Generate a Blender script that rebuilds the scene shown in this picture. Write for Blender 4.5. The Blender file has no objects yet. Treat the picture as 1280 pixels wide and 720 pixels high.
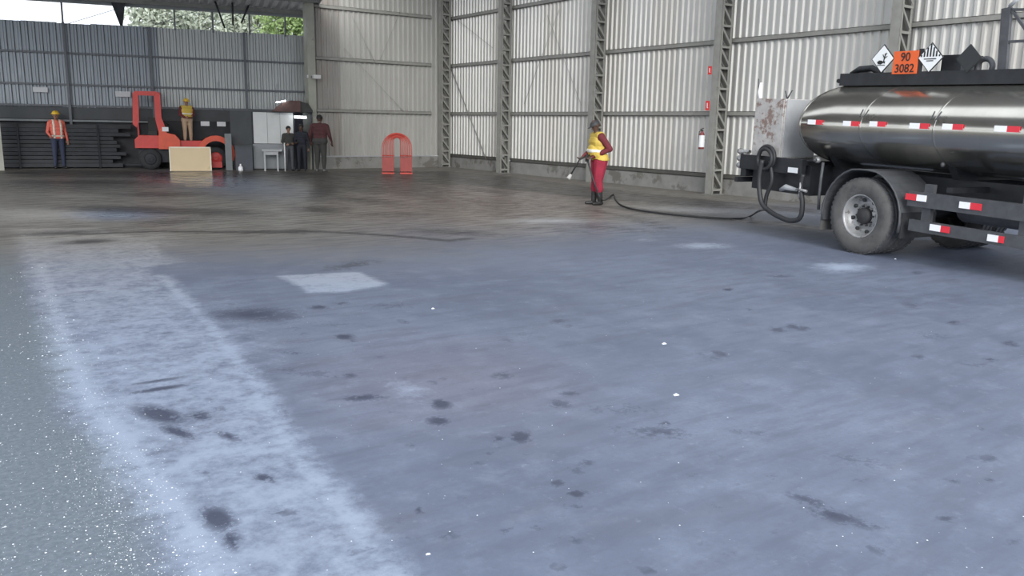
import bpy, bmesh, math, random
import numpy as np
from mathutils import Vector, Matrix
random.seed(7); rng = np.random.default_rng(7)
S = bpy.context.scene; COL = S.collection
PI = math.pi
# ---------------------------------------------------------------- camera, sky, exposure
FPX = 1042.0; CAMH = 1.6
def cray(x, y):
    v = np.array([x-640.0, 360.0-y, -FPX]); return v/np.linalg.norm(v)
_y = cray(-105, 142); _x = cray(2150, 183); _x = _x-_y*_x.dot(_y); _x /= np.linalg.norm(_x); _z = np.cross(_x, _y)
R = np.stack([_x, _y, _z])                      # camera axes -> world axes
CAMP = np.array([0, 0, CAMH])
cd = bpy.data.cameras.new('camera'); cam = bpy.data.objects.new('camera', cd); COL.objects.link(cam)
cd.sensor_width = 36; cd.lens = 36*FPX/1280; cd.clip_end = 400
M4 = Matrix(R.tolist()).to_4x4(); M4.translation = Vector(CAMP); cam.matrix_world = M4
S.camera = cam
S.view_settings.view_transform = 'Standard'; S.view_settings.look = 'None'
S.view_settings.gamma = 1; S.view_settings.use_curve_mapping = False
S.view_settings.exposure = 0.88
W = bpy.data.worlds.new('sky'); S.world = W; W.use_nodes = True
bg = W.node_tree.nodes['Background']; bg.inputs[0].default_value = (0.84, 0.90, 0.98, 1); bg.inputs[1].default_value = 1.0
SUN_ON = True
sd = bpy.data.lights.new('sun', 'SUN'); sd.energy = 1.6; sd.angle = math.radians(34); sd.color = (1.0, 0.985, 0.955)
sun = bpy.data.objects.new('sun', sd); COL.objects.link(sun)
sun.rotation_euler = Vector((0.45, 0.85, -0.42)).to_track_quat('-Z', 'Y').to_euler()

# ---------------------------------------------------------------- pixel to place
def ray(x, y): return R @ cray(x, y)
def fl(x, y, z=0.0):
    r = ray(x, y); return CAMP+r*((z-CAMH)/r[2])
def onX(x, y, X):
    r = ray(x, y); return CAMP+r*X/r[0]
def onY(x, y, Y):
    r = ray(x, y); return CAMP+r*Y/r[1]

# ---------------------------------------------------------------- materials
MAT = {}
def mat(name, col, rough=0.6, metal=0.0, noise=0.12, scale=6.0, col2=None, bump=0.0, emit=None, spec=0.5, dirt=None, stretch=(1, 1, 1)):
    if name in MAT: return MAT[name]
    m = bpy.data.materials.new(name); m.use_nodes = True; nt = m.node_tree; n = nt.nodes; L = nt.links
    b = n['Principled BSDF']; b.inputs['Roughness'].default_value = rough; b.inputs['Metallic'].default_value = metal
    b.inputs['Specular IOR Level'].default_value = spec
    tc = n.new('ShaderNodeTexCoord'); mp = n.new('ShaderNodeMapping'); L.new(tc.outputs['Object'], mp.inputs[0])
    mp.inputs['Scale'].default_value = stretch
    nz = n.new('ShaderNodeTexNoise'); nz.inputs['Scale'].default_value = scale; nz.inputs['Detail'].default_value = 6
    nz.inputs['Roughness'].default_value = 0.6
    L.new(mp.outputs[0], nz.inputs['Vector'])
    cr = n.new('ShaderNodeValToRGB')
    c2 = col2 if col2 else tuple(max(0, c*(1-noise*2)) for c in col)
    cr.color_ramp.elements[0].position = 0.33; cr.color_ramp.elements[0].color = (*c2, 1)
    cr.color_ramp.elements[1].position = 0.66; cr.color_ramp.elements[1].color = (*col, 1)
    L.new(nz.outputs['Fac'], cr.inputs[0])
    out = cr.outputs[0]
    if dirt:
        n2 = n.new('ShaderNodeTexNoise'); n2.inputs['Scale'].default_value = dirt[1]; n2.inputs['Detail'].default_value = 8
        n2.inputs['Roughness'].default_value = 0.7
        L.new(mp.outputs[0], n2.inputs['Vector'])
        r2 = n.new('ShaderNodeValToRGB'); r2.color_ramp.elements[0].position = dirt[2]; r2.color_ramp.elements[1].position = dirt[2]+0.06
        L.new(n2.outputs['Fac'], r2.inputs[0])
        mx = n.new('ShaderNodeMix'); mx.data_type = 'RGBA'; L.new(r2.outputs[0], mx.inputs['Factor'])
        L.new(out, mx.inputs[6]); mx.inputs[7].default_value = (*dirt[0], 1); out = mx.outputs[2]
    L.new(out, b.inputs['Base Color'])
    if bump:
        bp = n.new('ShaderNodeBump'); bp.inputs['Strength'].default_value = bump; bp.inputs['Distance'].default_value = 0.01
        L.new(nz.outputs['Fac'], bp.inputs['Height']); L.new(bp.outputs[0], b.inputs['Normal'])
    if emit:
        b.inputs['Emission Color'].default_value = (*emit[0], 1); b.inputs['Emission Strength'].default_value = emit[1]
    MAT[name] = m; return m

mat('sheet_pale', (0.56, 0.55, 0.52), 0.38, 0.25, 0.05, 2.5, stretch=(1, 1, 0.25), dirt=((0.44, 0.425, 0.385), 1.4, 0.58))
mat('sheet_pale_warm', (0.54, 0.52, 0.48), 0.4, 0.25, 0.06, 2.5, stretch=(1, 1, 0.25), dirt=((0.47, 0.45, 0.40), 1.4, 0.58))
mat('sheet_back', (0.45, 0.44, 0.41), 0.45, 0.15, 0.07, 2.0, stretch=(1, 1, 0.2), dirt=((0.40, 0.385, 0.35), 1.2, 0.56))
mat('sheet_back_dirty', (0.36, 0.345, 0.32), 0.5, 0.15, 0.09, 2.0, stretch=(1, 1, 0.2), dirt=((0.33, 0.30, 0.27), 1.2, 0.5))
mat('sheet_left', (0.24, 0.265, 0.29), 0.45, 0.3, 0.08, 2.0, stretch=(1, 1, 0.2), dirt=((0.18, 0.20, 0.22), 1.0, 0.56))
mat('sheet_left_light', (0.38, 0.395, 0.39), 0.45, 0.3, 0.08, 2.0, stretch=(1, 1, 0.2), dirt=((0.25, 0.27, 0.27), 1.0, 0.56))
mat('steel_paint', (0.29, 0.285, 0.26), 0.55, 0.0, 0.10, 5, dirt=((0.20, 0.18, 0.15), 3.0, 0.62))
mat('steel_dark', (0.20, 0.20, 0.185), 0.6, 0.0, 0.12, 5)
mat('column_pale', (0.42, 0.42, 0.36), 0.6, 0.0, 0.08, 4, dirt=((0.30, 0.29, 0.24), 2.0, 0.6))
mat('concrete', (0.27, 0.265, 0.25), 0.8, 0, 0.12, 3, bump=0.3, dirt=((0.15, 0.14, 0.125), 1.6, 0.55))
mat('dark_wall', (0.050, 0.053, 0.058), 0.8, 0, 0.2, 2, bump=0.2)
mat('dark_band', (0.075, 0.080, 0.085), 0.75, 0, 0.1, 2)
mat('ledge', (0.20, 0.215, 0.22), 0.6, 0, 0.1, 4)
mat('base_girt', (0.10, 0.095, 0.085), 0.6, 0, 0.12, 5)
mat('girt_grey', (0.13, 0.14, 0.155), 0.6, 0.1, 0.1, 6)
mat('dark_iron', (0.030, 0.033, 0.040), 0.6, 0.3, 0.25, 7)
mat('red_paint', (0.62, 0.045, 0.035), 0.45, 0, 0.08, 5, dirt=((0.30, 0.04, 0.03), 6, 0.62))
mat('orange_red_paint', (0.72, 0.085, 0.03), 0.45, 0, 0.08, 5, dirt=((0.35, 0.05, 0.03), 6, 0.62))
mat('cage_red', (0.66, 0.075, 0.05), 0.5, 0, 0.1, 6)
mat('cage_dark', (0.36, 0.06, 0.05), 0.55, 0, 0.1, 6)
mat('cream', (0.74, 0.58, 0.36), 0.6, 0, 0.04, 2, dirt=((0.62, 0.47, 0.27), 3, 0.6))
mat('cream_edge', (0.82, 0.76, 0.62), 0.6, 0, 0.03, 2)
mat('rubber', (0.030, 0.031, 0.034), 0.75, 0, 0.2, 14, bump=0.2)
mat('tyre_side', (0.115, 0.112, 0.108), 0.8, 0, 0.15, 8, dirt=((0.075, 0.073, 0.072), 5, 0.55))
mat('tyre_tread', (0.10, 0.102, 0.11), 0.8, 0, 0.15, 10)
mat('rim', (0.42, 0.42, 0.42), 0.45, 0.4, 0.12, 8, dirt=((0.16, 0.15, 0.14), 9, 0.55))
mat('hub_dark', (0.05, 0.05, 0.05), 0.6, 0.2)
mat('tank_steel', (0.60, 0.575, 0.51), 0.20, 0.95, 0.12, 1.3, bump=0.04, dirt=((0.44, 0.40, 0.34), 2.2, 0.60), stretch=(1, 1, 1))
mat('truck_black', (0.026, 0.028, 0.032), 0.5, 0.1, 0.2, 8)
mat('truck_grey', (0.085, 0.088, 0.095), 0.55, 0.1, 0.15, 8)
mat('peeling', (0.52, 0.50, 0.48), 0.7, 0, 0.12, 7, dirt=((0.24, 0.17, 0.145), 5, 0.51))
mat('grey_paint', (0.40, 0.41, 0.42), 0.6, 0, 0.06, 5)
mat('white_tape', (0.95, 0.95, 0.96), 0.35, 0, 0.01, 5)
mat('red_tape', (0.75, 0.03, 0.05), 0.35, 0, 0.03, 5)
mat('placard_white', (0.86, 0.87, 0.87), 0.4, 0, 0.02)
mat('placard_orange', (0.80, 0.13, 0.03), 0.45, 0, 0.03)
mat('placard_black', (0.03, 0.032, 0.034), 0.5, 0, 0.05)
mat('ink', (0.02, 0.02, 0.02), 0.6)
mat('white_paint', (0.72, 0.72, 0.70), 0.5, 0, 0.03)
mat('partition', (0.60, 0.61, 0.60), 0.5, 0, 0.04, 3)
mat('cabinet_grey', (0.25, 0.265, 0.28), 0.5, 0, 0.05, 4)
mat('table_grey', (0.40, 0.41, 0.42), 0.5, 0, 0.05, 4)
mat('bin_dark', (0.065, 0.072, 0.088), 0.6, 0, 0.1, 4)
mat('canopy_brown', (0.11, 0.060, 0.052), 0.75, 0, 0.15, 5)
mat('canopy_dark', (0.05, 0.055, 0.05), 0.75, 0, 0.15, 5)
mat('glow_white', (0.95, 0.97, 1), 0.4, emit=((0.92, 0.97, 1.0), 9.0))
mat('skin', (0.30, 0.155, 0.10), 0.55, 0, 0.06, 8)
mat('skin_dark', (0.10, 0.055, 0.04), 0.55, 0, 0.06, 8)
mat('hair', (0.015, 0.013, 0.012), 0.7)
mat('eye', (0.02, 0.02, 0.02), 0.3)
mat('maroon', (0.17, 0.028, 0.035), 0.85, 0, 0.12, 9)
mat('maroon_shaded', (0.085, 0.028, 0.030), 0.85, 0, 0.12, 9)  # cloth colour darkened to carry the shade at the booth
mat('crimson', (0.33, 0.022, 0.050), 0.85, 0, 0.12, 9)
mat('vest_yellow', (0.66, 0.47, 0.09), 0.7, 0, 0.06, 9)
mat('vest_orange', (0.78, 0.17, 0.12), 0.7, 0, 0.06, 9)
mat('band', (0.88, 0.86, 0.74), 0.4)
mat('helmet_yellow', (0.78, 0.50, 0.05), 0.35, 0, 0.03)
mat('cap_dark', (0.045, 0.045, 0.048), 0.6)
mat('navy', (0.045, 0.055, 0.10), 0.85, 0, 0.1, 9)
mat('navy_dark', (0.018, 0.020, 0.030), 0.85, 0, 0.1, 9)
mat('green_grey', (0.05, 0.05, 0.045), 0.85, 0, 0.1, 9)
mat('grey_trousers', (0.085, 0.09, 0.10), 0.85, 0, 0.1, 9)
mat('tan', (0.50, 0.36, 0.24), 0.85, 0, 0.08, 9)
mat('boot', (0.025, 0.024, 0.024), 0.5)
mat('boot_grey', (0.16, 0.16, 0.16), 0.6)
mat('sign_red', (0.70, 0.03, 0.03), 0.4, 0, 0.03)
mat('plate_pale', (0.52, 0.53, 0.54), 0.5, 0, 0.03)
mat('plate_white', (0.78, 0.79, 0.80), 0.5, 0, 0.03)
mat('foliage', (0.30, 0.42, 0.16), 0.7, 0, 0.25, 3)
mat('foliage_pale', (0.50, 0.55, 0.44), 0.7, 0, 0.25, 3)
mat('bark', (0.10, 0.085, 0.07), 0.85, 0, 0.2, 9)
mat('roof_sheet', (0.50, 0.51, 0.52), 0.5, 0.2, 0.08, 3)
mat('crumb', (0.85, 0.88, 0.92), 0.7, 0, 0.05)
mat('glass_dark', (0.03, 0.04, 0.05), 0.1)
mat('cab_white', (0.6, 0.6, 0.6), 0.4)
mat('hose', (0.030, 0.031, 0.034), 0.55)
mat('lance_white', (0.55, 0.55, 0.52), 0.6)
mat('ext_red', (0.22, 0.05, 0.05), 0.35)

# ---------------------------------------------------------------- mesh helpers
class MB:
    def __init__(s): s.v = []; s.f = []; s.m = []; s.smooth = []
    def add(s, vs, fs, mi=0, sm=False):
        o = len(s.v); s.v += [tuple(map(float, p)) for p in vs]
        for f in fs: s.f.append(tuple(i+o for i in f)); s.m.append(mi); s.smooth.append(sm)
        return s
    def box(s, lo, hi, mi=0, bev=0.0):
        x0, y0, z0 = lo; x1, y1, z1 = hi
        return s.add([(x0,y0,z0),(x1,y0,z0),(x1,y1,z0),(x0,y1,z0),(x0,y0,z1),(x1,y0,z1),(x1,y1,z1),(x0,y1,z1)],
              [(0,3,2,1),(4,5,6,7),(0,1,5,4),(1,2,6,5),(2,3,7,6),(3,0,4,7)], mi)
    def bar(s, a, b, w, h, up=(0,0,1), mi=0):
        a = Vector(a); b = Vector(b); d = (b-a).normalized(); u = Vector(up); sx = d.cross(u)
        if sx.length < 1e-4: sx = d.cross(Vector((1,0,0)))
        sx.normalize(); sz = sx.cross(d); vs = []
        for p in (a, b):
            for i, j in ((-1,-1),(1,-1),(1,1),(-1,1)): vs.append(p+sx*i*w/2+sz*j*h/2)
        return s.add(vs, [(3,2,1,0),(4,5,6,7),(0,1,5,4),(1,2,6,5),(2,3,7,6),(3,0,4,7)], mi)
    def tube(s, pts, r, n=8, mi=0, closed=False, caps=True):
        P = [Vector(p) for p in pts]; rs = r if isinstance(r, (list, tuple)) else [r]*len(P)
        vs = []; fs = []; prev = None
        for i, p in enumerate(P):
            if closed: d = P[(i+1) % len(P)]-P[i-1]
            else: d = P[min(i+1, len(P)-1)]-P[max(i-1, 0)]
            d.normalize()
            if prev is None:
                ref = Vector((0,0,1)) if abs(d.z) < .9 else Vector((1,0,0)); a = d.cross(ref).normalized()
            else:
                a = prev-d*prev.dot(d); a.normalize()
            prev = a; b = d.cross(a)
            for k in range(n):
                t = 2*PI*k/n; vs.append(p+(a*math.cos(t)+b*math.sin(t))*rs[i])
        m = len(P)
        for i in range(m if closed else m-1):
            for k in range(n):
                j = (i+1) % m; fs.append((i*n+k, i*n+(k+1) % n, j*n+(k+1) % n, j*n+k))
        s.add(vs, fs, mi, True)
        if caps and not closed:
            o = len(s.v)-m*n
            s.f.append(tuple(o+k for k in reversed(range(n)))); s.m.append(mi); s.smooth.append(False)
            s.f.append(tuple(o+(m-1)*n+k for k in range(n))); s.m.append(mi); s.smooth.append(False)
        return s
    def lathe(s, prof, n=32, mi=0, c=(0,0,0), axis='z', sm=True, mats=None):
        vs = []; fs = []; ms = []
        for (r, h) in prof:
            for k in range(n):
                t = 2*PI*k/n; a, b = r*math.cos(t), r*math.sin(t)
                p = (a, b, h) if axis == 'z' else ((h, a, b) if axis == 'x' else (b, h, a))
                vs.append((p[0]+c[0], p[1]+c[1], p[2]+c[2]))
        o = len(s.v); s.v += vs
        for i in range(len(prof)-1):
            for k in range(n):
                s.f.append((o+i*n+k, o+i*n+(k+1) % n, o+(i+1)*n+(k+1) % n, o+(i+1)*n+k))
                s.m.append(mats[i] if mats else mi); s.smooth.append(sm)
        return s
    def prism(s, poly, y0, y1, mi=0, plane='xz'):
        n = len(poly); vs = []
        for y in (y0, y1):
            for a, b in poly: vs.append((a, y, b) if plane == 'xz' else ((a, b, y) if plane == 'xy' else (y, a, b)))
        fs = [tuple(range(n)), tuple(reversed(range(n, 2*n)))]+[(i, n+i, n+(i+1) % n, (i+1) % n) for i in range(n)]
        return s.add(vs, fs, mi)
    def ell(s, c, r, nu=14, nv=8, mi=0, v0=-PI/2, v1=PI/2):
        vs = []; fs = []
        for j in range(nv+1):
            v = v0+(v1-v0)*j/nv
            for i in range(nu):
                u = 2*PI*i/nu; vs.append((c[0]+r[0]*math.cos(v)*math.cos(u), c[1]+r[1]*math.cos(v)*math.sin(u), c[2]+r[2]*math.sin(v)))
        for j in range(nv):
            for i in range(nu): fs.append((j*nu+i, j*nu+(i+1) % nu, (j+1)*nu+(i+1) % nu, (j+1)*nu+i))
        return s.add(vs, fs, mi, True)
    def xf(s, M):
        s.v = [tuple(M @ Vector(p)) for p in s.v]; return s
    def build(s, name, mats, parent=None, fix=True):
        me = bpy.data.meshes.new(name); me.from_pydata(s.v, [], s.f)
        ml = mats if isinstance(mats, (list, tuple)) else [mats]
        for m in ml: me.materials.append(MAT[m])
        me.polygons.foreach_set('material_index', s.m); me.polygons.foreach_set('use_smooth', s.smooth)
        if fix:
            bm = bmesh.new(); bm.from_mesh(me); bmesh.ops.recalc_face_normals(bm, faces=bm.faces[:]); bm.to_mesh(me); bm.free()
        me.update()
        o = bpy.data.objects.new(name, me); COL.objects.link(o)
        if parent is not None: o.parent = parent
        return o
def tag(o, label=None, cat=None, group=None, kind=None):
    if label: o['label'] = label
    if cat: o['category'] = cat
    if group: o['group'] = group
    if kind: o['kind'] = kind
    return o
def empty(name, loc=(0,0,0), rz=0.0, kind=None, label=None, cat=None, group=None):
    o = bpy.data.objects.new(name, None); COL.objects.link(o); o.location = tuple(map(float, loc)); o.rotation_euler = (0,0,rz)
    o.empty_display_size = 0.2
    return tag(o, label, cat, group, kind)
def children(o): return [c for c in bpy.data.objects if c.parent == o]
def share(o, parent, name=None):
    c = o.copy(); COL.objects.link(c); c.parent = parent
    return c

# ---------------------------------------------------------------- FLOOR
XW, YB = 16.2, 27.2               # planes of the right and back wall sheets
gx = np.concatenate([np.arange(-14, -6, .8), np.arange(-6, -3, .06), np.arange(-3, 9, .032), np.arange(9, 17.0, .06), [17.0, 20.0]])
gy = np.concatenate([np.arange(-14, 1, .8), np.arange(1.0, 9.0, .032), np.arange(9.0, 31.0, .06), np.arange(31, 34.1, .5)])
GX, GY = np.meshgrid(gx, gy); PX = GX.ravel(); PY = GY.ravel()
def jac(px, py):
    w = fl(px, py)[:2]; return w, np.stack([fl(px+1, py)[:2]-w, fl(px, py+1)[:2]-w], 1)
def blob(px, py, rx, ry, rot=0, soft=0.75):
    w, J = jac(px, py); q = np.linalg.inv(J) @ np.stack([PX-w[0], PY-w[1]])
    c, s_ = math.cos(rot), math.sin(rot); a = q[0]*c+q[1]*s_; b = -q[0]*s_+q[1]*c
    d = np.sqrt((a/rx)**2+(b/ry)**2); return np.clip((1+soft-d)/(2*soft), 0, 1)
def poly(pts, soft):
    P = np.array([fl(*p)[:2] for p in pts]); inside = np.zeros(PX.shape, bool); dist = np.full(PX.shape, 1e9)
    for i in range(len(P)):
        a, b = P[i], P[(i+1) % len(P)]
        cond = (a[1] > PY) != (b[1] > PY)
        with np.errstate(divide='ignore', invalid='ignore'):
            xi = (b[0]-a[0])*(PY-a[1])/(b[1]-a[1]+1e-12)+a[0]
        inside ^= cond & (PX < xi)
        ab = b-a; t = np.clip(((PX-a[0])*ab[0]+(PY-a[1])*ab[1])/(ab@ab+1e-12), 0, 1)
        dist = np.minimum(dist, np.hypot(PX-a[0]-t*ab[0], PY-a[1]-t*ab[1]))
    sd_ = np.where(inside, dist, -dist); return np.clip(sd_/(2*soft)+.5, 0, 1)
def line(pts, w, soft=.5):
    P = np.array([fl(*p)[:2] for p in pts]); dist = np.full(PX.shape, 1e9)
    for a, b in zip(P[:-1], P[1:]):
        ab = b-a; t = np.clip(((PX-a[0])*ab[0]+(PY-a[1])*ab[1])/(ab@ab), 0, 1)
        dist = np.minimum(dist, np.hypot(PX-a[0]-t*ab[0], PY-a[1]-t*ab[1]))
    return np.clip((w*(1+soft)-dist)/(2*w*soft), 0, 1)
Lm = np.zeros_like(PX); Dm = np.zeros_like(PX); Bm = np.zeros_like(PX); Wm = np.zeros_like(PX); Gm = np.zeros_like(PX)
def up(A, B, k=1.0): np.maximum(A, B*k, out=A)
up(Lm, poly([(15,285),(30,340),(45,380),(75,430),(105,455),(75,500),(80,520),(140,555),(165,600),(190,650),(205,720),(225,820),(600,820),(520,719),(440,650),(400,600),(360,550),(335,510),(335,485),(290,440),(270,410),(230,370),(185,340),(215,325),(190,300),(120,285)], .10), .50)
up(Lm, line([(50,330),(80,420),(110,500),(150,545),(190,600),(235,650),(258,719),(290,820)], .12, .9), .72)
up(Lm, line([(200,345),(255,400),(310,470),(330,510),(370,570),(430,640),(490,719),(570,820)], .09, .8), .62)
up(Lm, poly([(348,345),(390,342),(450,340),(487,356),(430,365),(385,366),(372,358)], .05), .72)
for a in [(683,276,52,3.2,0,.85),(880,307,28,3,0,.7),(1052,334,28,5,0,.95),(150,325,60,9,0,.6),(110,362,60,5,0,.65),(60,268,90,9,0,.7),(160,300,60,9,0,.5),(525,277,26,3,0,.0),(650,243,55,3,0,.35),(805,300,14,2,0,.4),(510,487,26,12,.3,.35),(300,402,60,18,.8,.28),(590,221,30,1.5,0,.5),(490,222,55,1.4,0,.4),(850,262,75,3,.05,.6),(975,262,60,5,.1,.45),(330,265,40,5,0,.25),(100,245,40,2,0,.4)]:
    up(Lm, blob(*a[:5]), a[5])
for a in [(90,232,120,7,0,.55),(205,264,110,4,.02,.6),(80,291,62,3,-.04,.7),(110,303,30,3,0,.5),(225,276,60,5,-.08,.55),(315,393,52,8,0,.75),(430,421,11,3,0,.9),(398,384,12,2.5,0,.7),(425,379,10,2,0,.6),(405,240,30,14,.2,.5),(440,331,36,5,-.15,.5),(620,255,130,17,.05,.38),(700,288,60,4,.1,.3),
          (200,518,30,9,.2,.95),(250,520,16,6,0,.8),(222,540,22,5,.3,.95),(285,545,16,4,.3,.8),(330,597,12,5,.1,.9),(272,648,22,13,.35,.95),(290,675,14,10,.9,.8),(355,641,22,4,0,.6),(200,486,36,2.2,-.15,.9),(198,476,34,1.6,-.15,.75),
          (455,497,28,3.5,-.05,.75),(551,505,11,5,.1,1),(548,526,12,5,0,.95),(651,546,12,6,0,1),(622,549,9,3,0,.8),(612,567,5,2,0,.7),(697,604,8,3,0,.95),(720,617,11,4.5,0,1),(522,639,6,3.5,0,1),(697,669,6,2,0,.7),
          (825,541,32,7,.05,.6),(1045,645,36,7,.28,.75),(1010,625,26,4,.3,.7),(1085,657,18,3,.1,.6),(900,635,26,6,.4,.35),(954,695,12,4,0,.35),(912,692,14,4,0,.3),(1090,686,10,4,.2,.5),(780,511,60,8,.02,.3),(1070,575,40,8,.2,.3),(1220,455,22,4,.1,.4),(1170,420,30,5,.1,.35),(935,540,50,4,.1,.3),
          (360,440,40,4,.1,.35),(380,465,60,6,.1,.35),(420,405,60,5,0,.25),(490,382,30,5,0,.35),(355,463,20,4,.1,.4),(712,492,12,3,0,.6),(700,505,16,4,0,.5),(990,440,20,3,.1,.3),(1200,395,50,8,.1,.2),(870,470,60,8,0,.2),(660,420,50,6,0,.2),(975,345,16,2,0,.5),(910,362,6,2,0,.8),(1146,341,8,2,0,.5)]:
    up(Dm, blob(*a[:5]), a[5])
for a in [(200,263,120,4.5,.03,1),(100,228,110,4,0,.8),(205,243,60,3,0,.8),(110,302,34,3,-.05,.8),(408,236,22,12,-.2,.8),(400,262,40,5,0,.7),(450,250,60,5,.1,.6),(560,228,90,4,.05,.8),(620,240,60,4,.1,.6),(300,216,60,1.5,0,.6),(40,216,60,2,0,.9),(330,290,90,2.2,0,.8),(560,290,70,4,.05,.6),(760,285,80,4,.08,.5),(490,268,70,4,0,.5)]:
    up(Dm, blob(*a[:5]), a[5])
for i in range(110):            # the drips all over the near floor
    x = rng.uniform(240, 1270); y = rng.uniform(380, 715); r = rng.uniform(3, 11)
    up(Dm, blob(x, y, r*1.3, r*.42, rng.uniform(-.2, .3)), rng.uniform(.15, .65))
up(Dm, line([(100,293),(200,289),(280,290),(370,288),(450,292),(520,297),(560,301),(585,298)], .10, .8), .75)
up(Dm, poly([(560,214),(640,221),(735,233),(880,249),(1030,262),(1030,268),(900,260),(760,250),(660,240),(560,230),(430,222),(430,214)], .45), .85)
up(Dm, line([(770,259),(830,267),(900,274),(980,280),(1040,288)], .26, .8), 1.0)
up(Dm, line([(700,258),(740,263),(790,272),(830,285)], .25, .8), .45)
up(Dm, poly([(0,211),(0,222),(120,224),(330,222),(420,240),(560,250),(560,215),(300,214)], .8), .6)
up(Wm, poly([(140,214),(160,226),(235,236),(300,236),(330,228),(300,214)], .8), 1.0)
up(Wm, blob(150,268,40,6), .9); up(Wm, blob(120,262,90,5), .6)
up(Wm, poly([(0,212),(0,300),(300,296),(560,304),(860,300),(760,255),(560,216),(300,214)], 1.0), .55)
up(Wm, Dm, .5)
Bm = np.clip((PY-6.2)/6.5+.12*np.sin(PX*.9+PY*.4), 0, 1)*.95
up(Bm, blob(600,262,150,32,0,.8), 1.0)
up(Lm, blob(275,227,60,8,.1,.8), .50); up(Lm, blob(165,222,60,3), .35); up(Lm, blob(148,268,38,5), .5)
Bm *= 1-.85*np.maximum(blob(265,226,70,10,.1,.9), blob(148,268,45,6))
up(Gm, poly([(-500,360),(0,300),(15,285),(30,340),(45,380),(75,430),(105,455),(75,500),(80,520),(140,555),(165,600),(190,650),(205,720),(225,820),(-700,820)], .10), 1.0)
Rm = np.maximum(blob(600,245,110,22,0,.8), blob(560,470,120,40,0,.9)*.35)
nxn, nyn = len(gx), len(gy)
idx = np.arange(nxn*nyn).reshape(nyn, nxn)
F = np.stack([idx[:-1,:-1], idx[:-1,1:], idx[1:,1:], idx[1:,:-1]], -1).reshape(-1, 4)
me = bpy.data.meshes.new('floor'); me.vertices.add(len(PX)); me.vertices.foreach_set('co', np.stack([PX, PY, PX*0], 1).ravel())
me.loops.add(F.size); me.loops.foreach_set('vertex_index', F.ravel().astype(np.int32))
me.polygons.add(len(F)); me.polygons.foreach_set('loop_start', np.arange(0, F.size, 4, dtype=np.int32)); me.update()
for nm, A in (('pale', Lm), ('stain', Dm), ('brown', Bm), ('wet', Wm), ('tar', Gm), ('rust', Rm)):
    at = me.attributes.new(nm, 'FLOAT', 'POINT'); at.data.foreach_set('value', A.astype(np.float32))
fm = bpy.data.materials.new('floor_concrete'); fm.use_nodes = True; nt = fm.node_tree; N = nt.nodes; LK = nt.links
pb = N['Principled BSDF']; tc = N.new('ShaderNodeTexCoord')
def attr(nm):
    a = N.new('ShaderNodeAttribute'); a.attribute_name = nm; return a.outputs['Fac']
def noise(sc, det=6, rg=.6, vec=None, stretch=None):
    n = N.new('ShaderNodeTexNoise'); n.inputs['Scale'].default_value = sc; n.inputs['Detail'].default_value = det; n.inputs['Roughness'].default_value = rg
    v = tc.outputs['Object']
    if stretch:
        m = N.new('ShaderNodeMapping'); m.inputs['Scale'].default_value = stretch[:3]; m.inputs['Rotation'].default_value = (0,0,stretch[3]); LK.new(v, m.inputs[0]); v = m.outputs[0]
    LK.new(v, n.inputs['Vector']); return n.outputs['Fac']
def mth(op, a, b, c=None, clamp=False):
    m = N.new('ShaderNodeMath'); m.operation = op; m.use_clamp = clamp
    for i, q in enumerate((a, b, c)):
        if q is None: continue
        if isinstance(q, (int, float)): m.inputs[i].default_value = q
        else: LK.new(q, m.inputs[i])
    return m.outputs[0]
def sstep(v, lo, hi):
    m = N.new('ShaderNodeMapRange'); m.interpolation_type = 'SMOOTHSTEP'; LK.new(v, m.inputs[0])
    m.inputs[1].default_value = lo; m.inputs[2].default_value = hi; return m.outputs[0]
def mixc(f, a, b):
    m = N.new('ShaderNodeMix'); m.data_type = 'RGBA'
    if isinstance(f, (int, float)): m.inputs['Factor'].default_value = f
    else: LK.new(f, m.inputs['Factor'])
    for i, q in ((6, a), (7, b)):
        if isinstance(q, tuple): m.inputs[i].default_value = (*q, 1)
        else: LK.new(q, m.inputs[i])
    return m.outputs[2]
big = noise(.55, 5, .62); mid = noise(3.2, 8, .7); fine = noise(38, 5, .75); sm_ = noise(11, 6, .75); vbig = noise(.9, 4, .6, stretch=(1, 2.6, 1, .25)); streak = noise(1.6, 6, .65, stretch=(1, 5, 1, .25)); grit = noise(150, 3, .8)
base = mixc(sstep(big, .3, .7), (.112, .134, .190), (.165, .193, .262))
base = mixc(mth('MULTIPLY', sstep(streak, .40, .72), .55), base, (.086, .098, .142))
base = mixc(mth('MULTIPLY', sstep(mid, .45, .75), .45), base, (.228, .266, .345))
base = mixc(mth('MULTIPLY', sstep(fine, .40, .75), .40), base, (.105, .118, .16))
base = mixc(mth('MULTIPLY', sstep(vbig, .52, .74), .40), base, (.115, .118, .150))
base = mixc(mth('MULTIPLY', sstep(sm_, .56, .74), .45), base, (.245, .28, .355))
base = mixc(mth('MULTIPLY', sstep(grit, .60, .78), .30), base, (.43, .45, .50))
base = mixc(attr('tar'), base, mixc(sstep(fine, .35, .7), (.118, .142, .168), (.180, .208, .238)))
brown = mixc(sstep(streak, .3, .7), (.125, .113, .096), (.240, .220, .188))
base = mixc(mth('MULTIPLY', attr('brown'), sstep(mth('ADD', attr('brown'), mth('MULTIPLY', mth('SUBTRACT', mid, .5), .6)), .15, .8)), base, brown)
base = mixc(mth('MULTIPLY', attr('rust'), .40), base, (.21, .105, .092))
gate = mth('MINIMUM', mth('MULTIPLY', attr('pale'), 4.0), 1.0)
pn = mth('ADD', attr('pale'), mth('MULTIPLY', gate, mth('ADD', mth('MULTIPLY', mth('SUBTRACT', mid, .5), 1.7), mth('MULTIPLY', mth('SUBTRACT', sm_, .5), 1.9))))
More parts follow.
